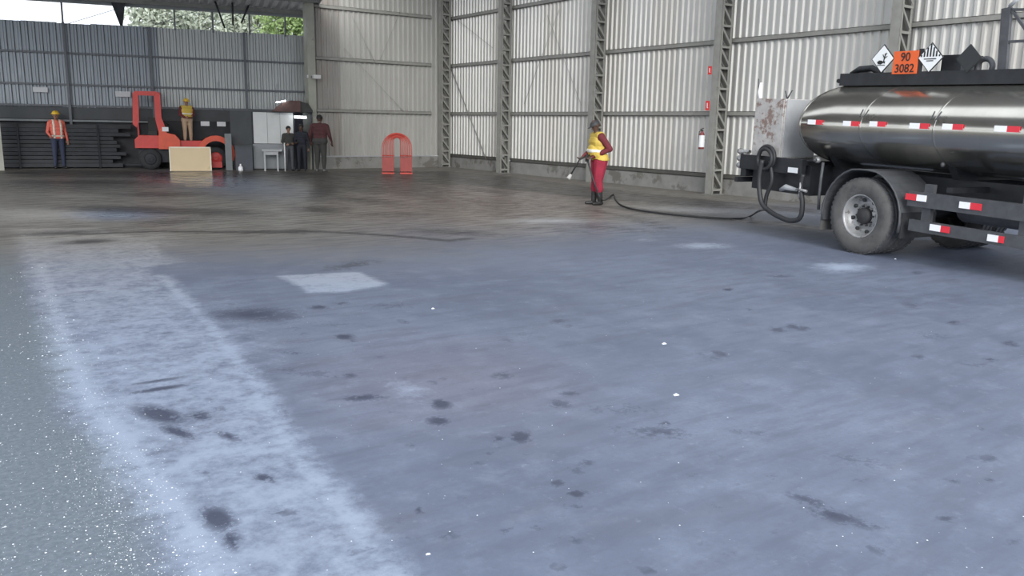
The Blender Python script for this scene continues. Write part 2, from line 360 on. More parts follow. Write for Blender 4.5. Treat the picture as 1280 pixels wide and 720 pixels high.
palef = mth('MULTIPLY', sstep(pn, -.15, .85), mth('ADD', .30, mth('MULTIPLY', attr('pale'), .62)))
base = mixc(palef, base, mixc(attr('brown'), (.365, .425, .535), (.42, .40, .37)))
gate2 = mth('MINIMUM', mth('MULTIPLY', attr('stain'), 4.0), 1.0)
dn = mth('ADD', attr('stain'), mth('MULTIPLY', gate2, mth('ADD', mth('MULTIPLY', mth('SUBTRACT', mid, .5), 1.6), mth('ADD', mth('MULTIPLY', mth('SUBTRACT', sm_, .5), 2.8), mth('MULTIPLY', mth('SUBTRACT', fine, .5), 1.5)))))
darkf = mth('MULTIPLY', sstep(dn, .15, .52), mth('MINIMUM', mth('ADD', mth('MULTIPLY', attr('stain'), 1.1), .10), .90))
base = mixc(darkf, base, mixc(attr('brown'), (.048, .055, .088), (.048, .042, .036)))
LK.new(base, pb.inputs['Base Color'])
rgh = mth('SUBTRACT', mth('ADD', .62, mth('MULTIPLY', mth('SUBTRACT', mid, .5), .3)), mth('MULTIPLY', mth('MULTIPLY', attr('wet'), sstep(streak, .25, .6)), .52))
LK.new(rgh, pb.inputs['Roughness']); pb.inputs['Specular IOR Level'].default_value = .45
bp = N.new('ShaderNodeBump'); bp.inputs['Strength'].default_value = .25; bp.inputs['Distance'].default_value = .004
LK.new(mth('ADD', fine, mth('MULTIPLY', mid, .8)), bp.inputs['Height']); LK.new(bp.outputs[0], pb.inputs['Normal'])
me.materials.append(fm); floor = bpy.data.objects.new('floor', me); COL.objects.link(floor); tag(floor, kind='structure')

# ---------------------------------------------------------------- corrugated sheets
PITCH = .19; DEP = .042
def sheet_mesh(npitch, z0, z1, name, ragged=0.0):
    """a sheet along +x, its relief towards -y"""
    prof = []
    for k in range(npitch):
        b = k*PITCH; prof += [(b, 0), (b+.085, 0), (b+.112, -DEP), (b+.163, -DEP)]
    prof.append((npitch*PITCH, 0)); prof.append((npitch*PITCH+.02, 0))
    th = .003; n = len(prof); vs = []; fs = []
    for z in (z0, z1):
        for dy in (0, th):
            for x, y in prof: vs.append((x, y+dy, z))
    for i in range(n-1):
        fs += [(i, i+1, 2*n+i+1, 2*n+i), (n+i+1, n+i, 3*n+i, 3*n+i+1), (i+1, i, n+i, n+i+1), (2*n+i, 2*n+i+1, 3*n+i+1, 3*n+i)]
    m = bpy.data.meshes.new(name); m.from_pydata(vs, [], fs); m.update(); return m
def lay_sheets(root, p0, ang, count, npitch, z0, z1, mats, jitter=0.0, ztop_jit=0.0):
    meshes = {}
    d = Vector((math.cos(ang), math.sin(ang), 0)); nrm = Vector((math.sin(ang), -math.cos(ang), 0))
    for k in range(count):
        mn = mats[k] if isinstance(mats, list) else mats
        if mn not in meshes:
            m = sheet_mesh(npitch, z0, z1, 'corrugated_sheet'); m.materials.append(MAT[mn]); meshes[mn] = m
        o = bpy.data.objects.new('corrugated_sheet', meshes[mn]); COL.objects.link(o); o.parent = root
        o.location = Vector(p0)+d*(k*npitch*PITCH)+nrm*(.0035*(k % 2))+Vector((0, 0, random.uniform(-ztop_jit, ztop_jit)))
        o.rotation_euler = (0, 0, ang)
# right wall: sheets run along Y, relief towards -X
wall_right = empty('wall_right', (0,0,0), kind='structure')
nr = 27; RY1 = YB+.02; RY0 = RY1-nr*5*PITCH
mseq = [random.choice(['sheet_pale', 'sheet_pale', 'sheet_pale_warm']) for _ in range(nr)]
lay_sheets(wall_right, (XW, RY1, .42), -PI/2, nr, 5, 0, 8.1, mseq)
MB().box((XW-.08, RY0, 0), (XW+.12, RY1+.1, .385)).build('plinth', 'concrete', wall_right)
GZ = [.44, 1.95, 3.65, 5.30, 6.95]
colY = [26.93, 23.1, 18.47, 13.95, 9.5, 4.9]
ends = [RY1-.05]+colY[1:]+[RY0]
for z in GZ:
    for a, b in zip(ends[:-1], ends[1:]):
        x = XW-DEP-.002
        m = MB().box((x-.055, b+.02, z-.055), (x, a-.02, z-.045)).box((x-.055, b+.02, z-.055), (x-.048, a-.02, z+.055)).box((x-.055, b+.02, z+.045), (x, a-.02, z+.055))
        m.build('girt', 'base_girt' if z == GZ[0] else 'steel_paint', wall_right)
for (a, b) in (((553,58),(608,200)), ((684,19),(727,132)), ((700,10),(655,130)), ((553,10),(616,60))):
    p, q = onX(*a, XW-.12), onX(*b, XW-.12); MB().tube([p, q], .016 if a == (553,58) else .007, 6).build('brace_rod', 'steel_dark' if a == (553,58) else 'steel_paint', wall_right)
# back wall
wall_back = empty('wall_back', (0,0,0), kind='structure')
bm_ = ['sheet_back_dirty', 'sheet_back', 'sheet_back', 'sheet_back', 'sheet_back', 'sheet_pale_warm']
lay_sheets(wall_back, (10.95, YB, .42), 0, 6, 5, 0, 8.1, bm_)
XB1 = 10.95+30*PITCH
MB().box((10.95, YB-.10, 0), (XW-.1, YB+.12, .40)).build('plinth', 'concrete', wall_back)
for z in GZ[1:]:
    y = YB-DEP-.002
    MB().box((11.0, y-.055, z-.055), (15.38, y, z-.045)).box((11.0, y-.055, z-.055), (15.38, y-.048, z+.055)).box((11.0, y-.055, z+.045), (15.38, y, z+.055)).build('girt', 'steel_paint', wall_back)
MB().box((11.0, YB-.12, .40), (15.38, YB-.03, .44)).build('ledge_strip', 'table_grey', wall_back)
for (a, b) in (((505,140),(430,60)), ((440,20),(470,80)), ((500,15),(475,75))):
    p, q = onY(*a, YB-.12), onY(*b, YB-.12); MB().tube([p, q], .006, 6).build('brace_rod', 'steel_paint', wall_back)
# left wall, set at a slight angle
LA = math.radians(12.5)
def LW(X, off=0.0, z=0.0):                      # a point on the left wall line; off = towards the camera
    return Vector((X*1.025, 28.25+(10.95-X)*1.025*math.tan(LA), z))+Vector((-math.sin(LA), -math.cos(LA), 0))*off
wall_left = empty('wall_left', (0,0,0), kind='structure')
dl = Vector((math.cos(LA), -math.sin(LA), 0)); nl = 15; endp = LW(10.93)
st = endp-dl*(nl*5*PITCH)
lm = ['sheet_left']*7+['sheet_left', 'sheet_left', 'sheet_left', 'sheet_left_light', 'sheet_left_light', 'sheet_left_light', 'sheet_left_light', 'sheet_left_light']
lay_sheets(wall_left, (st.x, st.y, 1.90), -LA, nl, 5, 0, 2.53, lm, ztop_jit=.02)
def lbar(name, m, X0, X1, z0, z1, o0, o1, parent=wall_left):
    a, b = LW(X0), LW(X1); n_ = Vector((-math.sin(LA), -math.cos(LA), 0))
    vs = [(a+n_*o0), (b+n_*o0), (b+n_*o1), (a+n_*o1)]
    mb = MB().add([(v.x, v.y, z) for z in (z0, z1) for v in vs], [(0,3,2,1),(4,5,6,7),(0,1,5,4),(1,2,6,5),(2,3,7,6),(3,0,4,7)])
    return mb.build(name, m, parent)
lbar('girt', 'girt_grey', -2.9, 10.9, 2.54, 2.60, .046, .10); lbar('girt', 'girt_grey', -2.9, 10.9, 3.49, 3.55, .046, .10)
lbar('girt', 'girt_grey', -2.9, 10.9, 1.90, 1.96, .046, .08)
lbar('masonry_base', 'dark_wall', -2.9, 10.95, 0, 1.9, -.25, -.05)
lbar('band_board', 'dark_band', -2.9, 10.9, 1.52, 1.9, -.05, .0)
for X in (-1.0, 1.6, 3.85, 6.15, 8.9): lbar('post', 'girt_grey', X, X+.07, 0, 4.43, .10, .17)
lbar('ledge_rail', 'ledge', -2.9, 6.2, 1.44, 1.50, -.05, .14)
# stacked dark stock in front of the masonry
rk = empty('steel_stock_rack', LW(2.5), label='long rack of dark steel bars along the left wall, behind the orange-vested worker', cat='rack')
for k in range(11):
    z = .10+.12*k; a = LW(.2+random.uniform(-.3, .3), .28)-LW(2.5); b = LW(5.3+random.uniform(-.4, .3), .28)-LW(2.5)
    MB().bar(a+Vector((0,0,z)), b+Vector((0,0,z)), random.uniform(.16, .26), random.uniform(.095, .118)).build('steel_bar', random.choice(['dark_iron', 'dark_iron', 'dark_iron', 'dark_wall']), rk)
for X in (.6, 2.5, 4.6):
    a = LW(X, .42)-LW(2.5); MB().bar(a, a+Vector((0,0,1.38)), .05, .05).build('upright', 'dark_iron', rk)
# roof, beam, posts over the low wall
lbar('trim_1', 'ledge', -2.9, 10.95, 5.02, 5.12, -.05, .10, None)['kind'] = 'structure'
tr = bpy.data.objects['trim_1']
for i, X in enumerate((-1.6, 3.85, 6.9, 8.0, 9.1, 10.2)):
    lbar('opening_post', 'girt_grey', X, X+.05, 4.38, 5.03, 0, .05, tr)
for i, (X0, X1) in enumerate(((3.9, 5.6), (6.0, 7.6), (7.6, 8.9), (8.9, 10.2), (-.5, 2.2))):
    a, b = LW(X0, .03, 4.36), LW(X1, .03, 5.03); MB().bar(a, b, .016, .016).build('opening_brace', 'girt_grey', tr)
# tapered rafter end
a, b, c = LW(5.05, .12, 5.6), LW(5.65, .12, 5.6), LW(5.40, .12, 4.42)
n_ = Vector((-math.sin(LA), -math.cos(LA), 0))*.18
MB().add([a, b, c+Vector((.08,0,0)), c, a+n_, b+n_, c+Vector((.08,0,0))+n_, c+n_], [(0,1,2,3),(4,7,6,5),(0,4,5,1),(1,5,6,2),(2,6,7,3),(3,7,4,0)]).build('trim_2', 'dark_iron')['kind'] = 'structure'
for i, X in enumerate((8.35, 8.6, 8.85)):
    MB().tube([LW(X, .4, 4.5+.1*i), LW(X+.25*(i-1), .5, 5.3)], .03, 6).build('truss_member', 'dark_iron', tr)
# low roof over the left part, corrugated underside
ceil = empty('ceiling', (0,0,0), kind='structure')
def roof_sheet(x0, x1, y0, z0, y1, z1, mname, par, name):
    vs = []; fs = []; n = 0; x = x0
    xs = []
    while x < x1:
        for dx, dz in ((0,0),(.10,0),(.14,.05),(.24,.05),(.28,0)): xs.append((x+dx, dz))
        x += .28
    for (X, dz) in xs: vs += [(X, y0, z0+dz), (X, y1, z1+dz), (X, y0, z0+dz+.006), (X, y1, z1+dz+.006)]
    for i in range(len(xs)-1):
        o = i*4; fs += [(o, o+1, o+5, o+4), (o+2, o+6, o+7, o+3), (o, o+4, o+6, o+2)]
    return MB().add(vs, fs).build(name, mname, par, fix=False)
rs_ = roof_sheet(-14.6, .2, .5, 5.13, -24.0, 8.15, 'roof_sheet', ceil, 'low_roof')
rs_.location = LW(10.9); rs_.rotation_euler = (0, 0, -LA)
for y in (-.3, -1.9, -3.5, -5.1):
    z = 5.13+(.5-y)*3.02/24.5
    pr_ = MB().box((-14.4, y-.03, z-.14), (.1, y+.03, z-.01)).build('purlin', 'steel_dark', ceil); pr_.location = LW(10.9); pr_.rotation_euler = (0, 0, -LA)
MB().box((10.9, 4, 8.15), (16.5, 27.6, 8.25)).build('high_roof', 'roof_sheet', ceil)
# pale column between the two walls
pc = MB().box((10.68, 27.0, 0), (10.94, 27.03, 8.1)).box((10.68, 27.03, 0), (10.71, 27.3, 8.1)).box((10.91, 27.03, 0), (10.94, 27.3, 8.1)).build('steel_column', 'column_pale')
tag(pc, 'pale plain steel column between the grey back wall and the low dark left wall', 'column')
o = MB().box((1.72, 28.9, 0), (1.98, 29.1, 2.2)).build('steel_column', 'column_pale'); tag(o, 'short pale post at the left edge of the picture, before the dark wall', 'column')
cm = empty('security_camera', (10.8, 26.95, 3.02), label='small white lamp housing fixed on the pale column beside the back wall', cat='lamp')
MB().box((-.02, -.08, -.02), (.02, .05, .02)).build('bracket', 'steel_dark', cm); MB().box((-.03, -.20, -.06), (.22, -.06, .06)).build('housing', 'white_paint', cm)
MB().lathe([(0, -.22), (.05, -.22), (.05, -.2)], 12, axis='x', c=(0, -.13, 0)).build('lens', 'plate_white', cm)

# ---------------------------------------------------------------- lattice columns
def lattice(Y, label, name='lattice_column'):
    root = empty(name, (15.9, Y, 0), label=label, cat='column')
    H = 8.1; xi, xo = -.27, .12; w = .20
    def chan(x0, sgn):
        return MB().box((x0-.008, -w/2, 0), (x0+.008, w/2, H)).box((min(x0, x0+sgn*.07), -w/2, 0), (max(x0, x0+sgn*.07), -w/2+.012, H)).box((min(x0, x0+sgn*.07), w/2-.012, 0), (max(x0, x0+sgn*.07), w/2, H))
    chan(xi, 1).build('inner_chord', 'steel_paint', root); chan(xo, -1).build('outer_chord', 'steel_paint', root)
    MB().box((xi-.06, -w/2-.03, 0), (xo+.04, w/2+.03, .025)).build('base_plate', 'steel_dark', root)
    k = 0; z = .12; proto = {}
    while z < H-.5:
        for nm, za, zb, mt in (('cross_bar', z, z, 'steel_paint'), ('diagonal_bar', z+.46, z+.04, 'steel_paint')):
            if nm not in proto:
                m = MB()
                m.bar((xi+.01, -w/2+.02, 0), (xo-.01, -w/2+.02, zb-za), .05, .055, up=(0,-1,0)); m.bar((xi+.01, w/2-.02, 0), (xo-.01, w/2-.02, zb-za), .05, .055, up=(0,-1,0))
                m.bar((xi+.01, 0, 0), (xo-.01, 0, zb-za), w-.02, .008, up=(0,0,1))
                o = m.build(nm, mt, root); o.location = (0, 0, za); proto[nm] = o
            else:
                c = share(proto[nm], root); c.location = (0, 0, za)
        z += .48
    return root
cl = ['lattice steel column in the corner where the back and right walls meet', 'second lattice column from the corner, near the foot of the grey right wall',
      'lattice column just behind the worker in the yellow vest', 'lattice column carrying the fire extinguisher and the two red signs',
      'lattice column behind the hazard placards of the tank truck', 'lattice column against the right wall beyond the truck cab']
for Y, l in zip(colY, cl): lattice(Y, l)
# red signs and extinguisher on column four
for (px, py, w, h, lb) in ((887.5, 88, .11, .19, 'upper small red square sign on the lattice column right of the yellow-vested worker'), (884.5, 132, .12, .22, 'lower small red square sign on the lattice column, above the fire extinguisher')):
    p = onX(px, py, 15.61); r_ = empty('wall_sign', p, label=lb, cat='sign')
    MB().box((-.012, -w/2, -h/2), (0, w/2, h/2)).build('sign_plate', 'sign_red', r_)
    MB().box((-.016, -.012, -h*.28), (-.0125, .014, h*.28)).box((-.016, -.03, -h*.28), (-.0125, .012, -h*.20)).build('sign_symbol', 'plate_white', r_)
p = onX(877, 176, 15.52); ex = empty('fire_extinguisher', (p[0], p[1]-.0, p[2]-.2), label='fire extinguisher with a white label hanging on a lattice column of the right wall', cat='fire extinguisher')
MB().lathe([(0, 0), (.065, 0), (.07, .02), (.07, .32), (.05, .38), (.025, .41), (.025, .43)], 16).build('cylinder_body', 'ext_red', ex)
MB().lathe([(.0715, .05), (.0715, .33)], 16).build('label_band', 'plate_white', ex)
MB().box((-.02, -.02, .43), (.02, .02, .46)).bar((-.06, 0, .47), (.05, 0, .50), .02, .015).build('valve_handle', 'ink', ex)
MB().tube([(0, .03, .44), (0, .09, .42), (0, .10, .3), (0, .09, .1)], .010, 6).build('discharge_hose', 'ink', ex)
MB().box((.06, -.02, .2), (.115, .02, .24)).build('hanging_bracket', 'steel_dark', ex)
# plates on the left wall
for px, py, w, h, z, mt, lb in ((48, 112, .38, .15, .11, 'plate_pale', 'faded pale plate on the dark sheets above the worker in the orange vest'),
        (149, 117.5, .42, .17, .11, 'plate_pale', 'pale plate on the left wall sheets, between the orange-vested worker and the forklift'),
        (250, 154.5, .26, .15, .05, 'plate_white', 'white notice on the dark wall just right of the forklift driver'), (270, 155, .26, .15, .05, 'plate_white', 'white notice on the dark wall above the round rear of the red forklift')):
    X = onY(px, py, 28)[0]
    for _ in range(6):
        q = LW(X, .12); X = onY(px, py, q.y)[0]
    zz = onY(px, py, LW(X, .12).y)[2]
    o = lbar('notice_plate', mt, X-w/2, X+w/2, zz-h/2, zz+h/2, z, z+.02, None); tag(o, lb, 'sign')

# ---------------------------------------------------------------- people
def capsule_mesh(caps):
    mb = MB()
    for (p0, r0, p1, r1, tg) in caps:
        p0 = Vector(p0); p1 = Vector(p1); d = p1-p0
        if d.length < 1e-5: d = Vector((0,0,1e-3)); p1 = p0+d
        L_ = d.length; dn = d.normalized(); pts = []; rs = []
        for t in (-88, -60, -30, 0): pts.append(p0+dn*(r0*math.sin(math.radians(t)))); rs.append(max(r0*math.cos(math.radians(t)), 1e-3))
        for t in (0, 30, 60, 88): pts.append(p1+dn*(r1*math.sin(math.radians(t)))); rs.append(max(r1*math.cos(math.radians(t)), 1e-3))
        # keep order along the axis
        mb.tube(pts, rs, 10)
    return mb
def nearest_tags(V, caps):
    best = np.full(len(V), 1e9); bi = np.zeros(len(V), int)
    for i, (p0, r0, p1, r1, tg) in enumerate(caps):
        a = np.array(p0, float); b = np.array(p1, float); ab = b-a
        t = np.clip(((V-a) @ ab)/(ab @ ab+1e-9), 0, 1); d = np.linalg.norm(V-a-t[:, None]*ab, axis=1)-(r0+(r1-r0)*t)
        m = d < best; best[m] = d[m]; bi[m] = i
    return bi
def person(loc, heading, label, mats, arms, H=1.72, lean=0.0, belly=0.0, legs=None, head_turn=(0, 0), hat=None, hatmat='helmet_yellow', vest=None, bands=(), wide=1.0, legw=1.0, voxel=.011, boots_hi=False, hair=False, group=None):
    """local frame: x right, y forward. arms: ((elbow),(wrist),(fingertip dir), curl) for left(-) and right(+)"""
    k = H/1.72; caps = []
    def LN(p):                                    # lean the upper body forward about the hips
        x, y, z = p
        if z > .95: dz = z-.95; return (x, y+dz*math.sin(lean), .95+dz*math.cos(lean))
        return p
    def C(p0, r0, p1, r1, tg, ln=True):
        if ln: p0, p1 = LN(p0), LN(p1)
        caps.append((tuple(c*k for c in p0), r0*k, tuple(c*k for c in p1), r1*k, tg))
    w = wide
    C((-.085*w, -.01, .95), .115*w, (.085*w, -.01, .95), .115*w, 'hip'); C((-.075*w, .01+belly*.6, 1.07), .11*w, (.075*w, .01+belly*.6, 1.07), .11*w, 'torso')
    if belly: C((-.05, belly, 1.12), .12*w, (.05, belly, 1.12), .12*w, 'torso')
    C((-.08*w, 0, 1.2), .11*w, (.08*w, 0, 1.2), .11*w, 'torso'); C((-.095*w, -.005, 1.30), .115*w, (.095*w, -.005, 1.30), .115*w, 'torso')
    C((-.15*w, -.01, 1.415), .066*w, (.15*w, -.01, 1.415), .066*w, 'torso'); C((0, -.01, 1.40), .09, (0, 0, 1.47), .055, 'torso')
    C((0, 0, 1.47), .052, (0, .015, 1.55), .050, 'neck')
    hx, hy = head_turn; hc = Vector(LN((0, .02, 1.63)))
    RM = Matrix.Rotation(hx, 3, 'Z') @ Matrix.Rotation(-hy, 3, 'X')
    def HP(p): q = hc+RM @ Vector(p); return (q.x, q.y, q.z)
    for p0, r0, p1, r1 in (((0,-.012,.02), .088, (0,-.005,.035), .086), ((0,.015,-.045), .068, (0,.0,.0), .08), ((0,.045,-.075), .038, (0,.03,-.05), .05), ((0,.088,-.012), .008, (0,.100,-.032), .014),
                           ((-.083,0,-.01), .016, (-.085,-.008,.012), .015), ((.083,0,-.01), .016, (.085,-.008,.012), .015), ((-.02,.082,-.060), .009, (.02,.082,-.060), .009), ((-.03,.077,.020), .010, (.03,.077,.020), .010)):
        C(HP(p0), r0, HP(p1), r1, 'head', False)
    lg = legs or (((-.10, 0, .90), (-.11, .02, .50), (-.12, 0, .09)), ((.10, 0, .90), (.11, .02, .50), (.12, 0, .09)))
    for (h_, kn, an) in lg:
        s_ = -1 if h_[0] < 0 else 1
        C(h_, .098*w*legw, kn, .066*w*legw, 'thigh', False); mid = tuple((a*.6+b*.4) for a, b in zip(kn, an)); C(kn, .066*w*legw, mid, .062*w*legw, 'shin', False); C(mid, .062*w, an, .045 if not boots_hi else .055, 'ankle', False)
        C((an[0], an[1]-.03, an[2]-.045), .042, (an[0]+.03*s_, an[1]+.15, an[2]-.055), .034, 'foot', False)
    for s_, (el, wr, fd, curl) in zip((-1, 1), arms):
        sh = LN((s_*.19*w, -.01, 1.40)); C(sh, .062*w, el, .047*w, 'upper_arm', False); C(el, .046*w, wr, .030, 'forearm', False)
        wr = Vector(wr); fd = Vector(fd).normalized(); side = fd.cross(Vector((0, 1, .3)) if abs(fd.y) < .8 else Vector((0, 0, 1))).normalized(); nrm_ = side.cross(fd)
        if nrm_.y < 0 and abs(fd.y) < .8: pass
        for q in (-1.5, -.5, .5, 1.5):
            b0 = wr+side*q*.008; k0 = wr+fd*.085+side*q*.019
            C(tuple(b0), .017, tuple(k0), .013, 'hand', False)
            l1 = .040-.004*abs(q-.5); bend = curl
            f1 = k0+(fd*math.cos(bend)+nrm_*math.sin(bend))*l1; f2 = f1+(fd*math.cos(bend*2.1)+nrm_*math.sin(bend*2.1))*(l1*.9)
            C(tuple(k0), .0105, tuple(f1), .0098, 'hand', False); C(tuple(f1), .0098, tuple(f2), .0085, 'hand', False)
        t0 = wr+fd*.03+side*-.022*s_; t1 = t0+(side*-s_*.7+fd*.7+nrm_*.3)*.042; t2 = t1+(fd*.9+nrm_*.4)*.03
        C(tuple(t0), .014, tuple(t1), .012, 'hand', False); C(tuple(t1), .012, tuple(t2), .010, 'hand', False)
    mb = capsule_mesh(caps); tmp = mb.build('tmp', 'skin')
    rm = tmp.modifiers.new('r', 'REMESH'); rm.mode = 'VOXEL'; rm.voxel_size = voxel
    sm = tmp.modifiers.new('s', 'SMOOTH'); sm.factor = .5; sm.iterations = 2
    dg = bpy.context.evaluated_depsgraph_get(); m2 = bpy.data.meshes.new_from_object(tmp.evaluated_get(dg)); bpy.data.objects.remove(tmp)
    nv = len(m2.vertices); V = np.empty(nv*3); m2.vertices.foreach_get('co', V); V = V.reshape(-1, 3)
    bi = nearest_tags(V, caps); names = [c[4] for c in caps]
    m2.materials.clear(); keys = ['hip', 'torso', 'neck', 'head', 'thigh', 'shin', 'ankle', 'foot', 'upper_arm', 'forearm', 'hand']
    mm = dict(mats)
    mm.setdefault('hip', mm['legs']); mm.setdefault('thigh', mm['legs']); mm.setdefault('shin', mm['legs']); mm.setdefault('ankle', mm['legs'])
    mm.setdefault('upper_arm', mm['torso']); mm.setdefault('forearm', mm['upper_arm']); mm.setdefault('hand', mm['skin']); mm.setdefault('head', mm['skin']); mm.setdefault('neck', mm['skin']); mm.setdefault('foot', 'boot')
    for q in keys: m2.materials.append(MAT[mm[q]])
    np_ = len(m2.polygons); ls = np.empty(np_, int); m2.polygons.foreach_get('loop_start', ls); vi = np.empty(len(m2.loops), int); m2.loops.foreach_get('vertex_index', vi)
    f0 = vi[ls]; kidx = np.array([keys.index(n) for n in names]); m2.polygons.foreach_set('material_index', kidx[bi[f0]].astype(np.int32))
    m2.polygons.foreach_set('use_smooth', [True]*np_)
    root = empty('person', loc, heading, label=label, cat='person', group=group)
    body = bpy.data.objects.new('body', m2); COL.objects.link(body); body.parent = root
    Nn = np.empty(nv*3); m2.vertices.foreach_get('normal', Nn); Nn = Nn.reshape(-1, 3)
    polys = [tuple(p.vertices) for p in m2.polygons]; ft = kidx[bi[f0]]; FC = V[f0]
    def shell(name, mask, off, mt, parent):
        sel = [polys[i] for i in np.nonzero(mask)[0]]
        if not sel: return None
        used = sorted({v for f in sel for v in f}); mp = {v: i for i, v in enumerate(used)}
        o = MB().add([tuple(V[v]+Nn[v]*off) for v in used], [tuple(mp[v] for v in f) for f in sel], 0, True).build(name, mt, parent, fix=False)
        sl = o.modifiers.new('thick', 'SOLIDIFY'); sl.thickness = .008; sl.offset = -1
        return o
    if vest:
        tm = ((ft == keys.index('torso')) | ((ft == keys.index('hip')) & (FC[:, 2] > .93*k))) & (FC[:, 2] > vest[1]*k)
        ve = shell('vest', tm, .016, vest[0], root)
        for bnd in bands: shell('reflective_band', tm & bnd(FC/k), .021, 'band', ve)
    for e in (-.031, .031):
        q = HP((e, .0745, -.002)); MB().ell((q[0]*k, q[1]*k, q[2]*k), (.011, .008, .008), 8, 6).build('eye', 'eye', root)
    T = Matrix.Translation(hc*k) @ RM.to_4x4() @ Matrix.Scale(k, 4)
    if hat == 'helmet':
        hm = MB().ell((0, -.005, .045), (.108, .125, .095), 20, 7, v0=0, v1=PI/2).xf(T).build('hard_hat', hatmat, root)
        MB().lathe([(.105, .043), (.135, .036), (.135, .042), (.105, .052)], 20, c=(0, .01, 0)).xf(T).build('brim', hatmat, hm)
        MB().tube([(0, -.12, .07), (0, -.09, .125), (0, -.005, .146), (0, .08, .125), (0, .115, .07)], .010, 6).xf(T).build('ridge', hatmat, hm)
    elif hat == 'cap':
        hm = MB().ell((0, -.005, .02), (.100, .112, .092), 20, 7, v0=0, v1=PI/2).xf(T).build('cap', hatmat, root)
        MB().prism([(-.065, .07), (.065, .07), (.045, .155), (-.045, .155)], .022, .032, plane='xy').xf(T).build('peak', hatmat, hm)
    if hair or hat is None:
        MB().ell((0, -.018, .03), (.098, .100, .098), 18, 8, v0=-.35, v1=PI/2).xf(T).build('hair', 'hair', root)
    return root
def face_dir(px, py, ang):
    """heading so that local +y points to the picture's left turned by ang towards the camera"""
    r = ray(px, py); a = math.atan2(r[1], r[0])+PI/2+ang; return a-PI/2
# worker with the lance
HW = face_dir(748, 250, math.radians(20)); WL = fl(747, 256)
arms_w = (((-.27, .12, 1.16), (-.17, .36, 1.02), (.3, .6, -.5), .7), ((.27, -.10, 1.13), (.17, .20, .98), (-.1, .85, -.35), .7))
arms_w = (((-.29, -.12, 1.16), (-.12, .20, .99), (.25, .75, -.45), .7), ((.25, .08, 1.15), (.07, .33, 1.0), (-.1, .7, -.5), .7))
worker = person(WL, HW, 'worker in a yellow vest, crimson trousers and dark boots, holding a spray lance', dict(skin='skin_dark', torso='maroon', legs='crimson', ankle='boot', foot='boot', hand='skin_dark'),
    arms_w, H=1.70, lean=.14, belly=.065, head_turn=(0, .55), hat='cap', hatmat='cap_dark', vest=('vest_yellow', .90), bands=[lambda P: (P[:, 2] > 1.09) & (P[:, 2] < 1.145) & (P[:, 1] > -.02)],
    legs=(((-.10, 0, .90), (-.10, .05, .50), (-.09, -.02, .09)), ((.10, 0, .90), (.10, .02, .50), (.09, .06, .09))), wide=1.25, legw=1.22, voxel=.009, boots_hi=True)
Mw = Matrix.Translation(Vector(WL)) @ Matrix.Rotation(HW, 4, 'Z')
ln = empty('spray_lance', WL, HW, label='thin spray lance held low by the yellow-vested worker', cat='lance')
MB().tube([(-.03, .22, 1.02), (.02, .42, .92), (.0, .60, .62)], .016, 8).build('lance_tube', 'ink', ln)
MB().tube([(.0, .60, .62), (-.01, .66, .53)], [.03, .05], 10).build('nozzle', 'lance_white', ln)
MB().box((-.03, .24, .88), (.01, .30, 1.03)).build('grip', 'ink', ln)
hp = [Mw @ Vector((-.03, .26, .90)), Mw @ Vector((-.22, .16, .45)), Mw @ Vector((-.28, .0, .12))]
# water hose from the lance over the floor to the truck
fpts = [(766,243),(770,250),(776,256),(790,261),(815,265),(850,269),(890,272),(925,273),(938,270)]
wl = [fl(x, y, .018) for x, y in fpts]
pts = hp+[Vector(p) for p in wl]
def smooth(pts, n=6):
    out = []; P = [Vector(p) for p in pts]
    for i in range(len(P)-1):
        p0 = P[max(i-1, 0)]; p1 = P[i]; p2 = P[i+1]; p3 = P[min(i+2, len(P)-1)]
        for j in range(n):
            t = j/n; out.append(.5*((2*p1)+(p2-p0)*t+(2*p0-5*p1+4*p2-p3)*t*t+(3*p1-p0-3*p2+p3)*t**3))
    return out+[P[-1]]
HOSE_PTS = pts
# worker at the left wall
PL = fl(75, 209.5); PL[1] = min(PL[1], 28.6); PL = fl(75, 210.8)
hang = lambda s_: ((s_*.25, -.03, 1.12), (s_*.27, .04, .88), (0, .15, -1), .25)
r = ray(75, 200); hd = math.atan2(r[1], r[0])+PI-PI/2
person(PL, hd+.25, 'worker in an orange vest and yellow hard hat standing before the dark left wall', dict(skin='skin', torso='grey_trousers', legs='navy', foot='boot', upper_arm='vest_orange', hand='skin'),
    (hang(-1), ((.27, .02, 1.12), (.24, .24, .98), (.1, .8, -.4), .4)), H=1.72, head_turn=(-.4, .1), hat='helmet', vest=('vest_orange', .90),
    bands=[lambda P: (np.abs(P[:, 0]) > .075) & (np.abs(P[:, 0]) < .12), lambda P: (P[:, 2] > .98) & (P[:, 2] < 1.03)], voxel=.012)
bandm = MB().lathe([(.075, 0), (.075, .08)], 14)
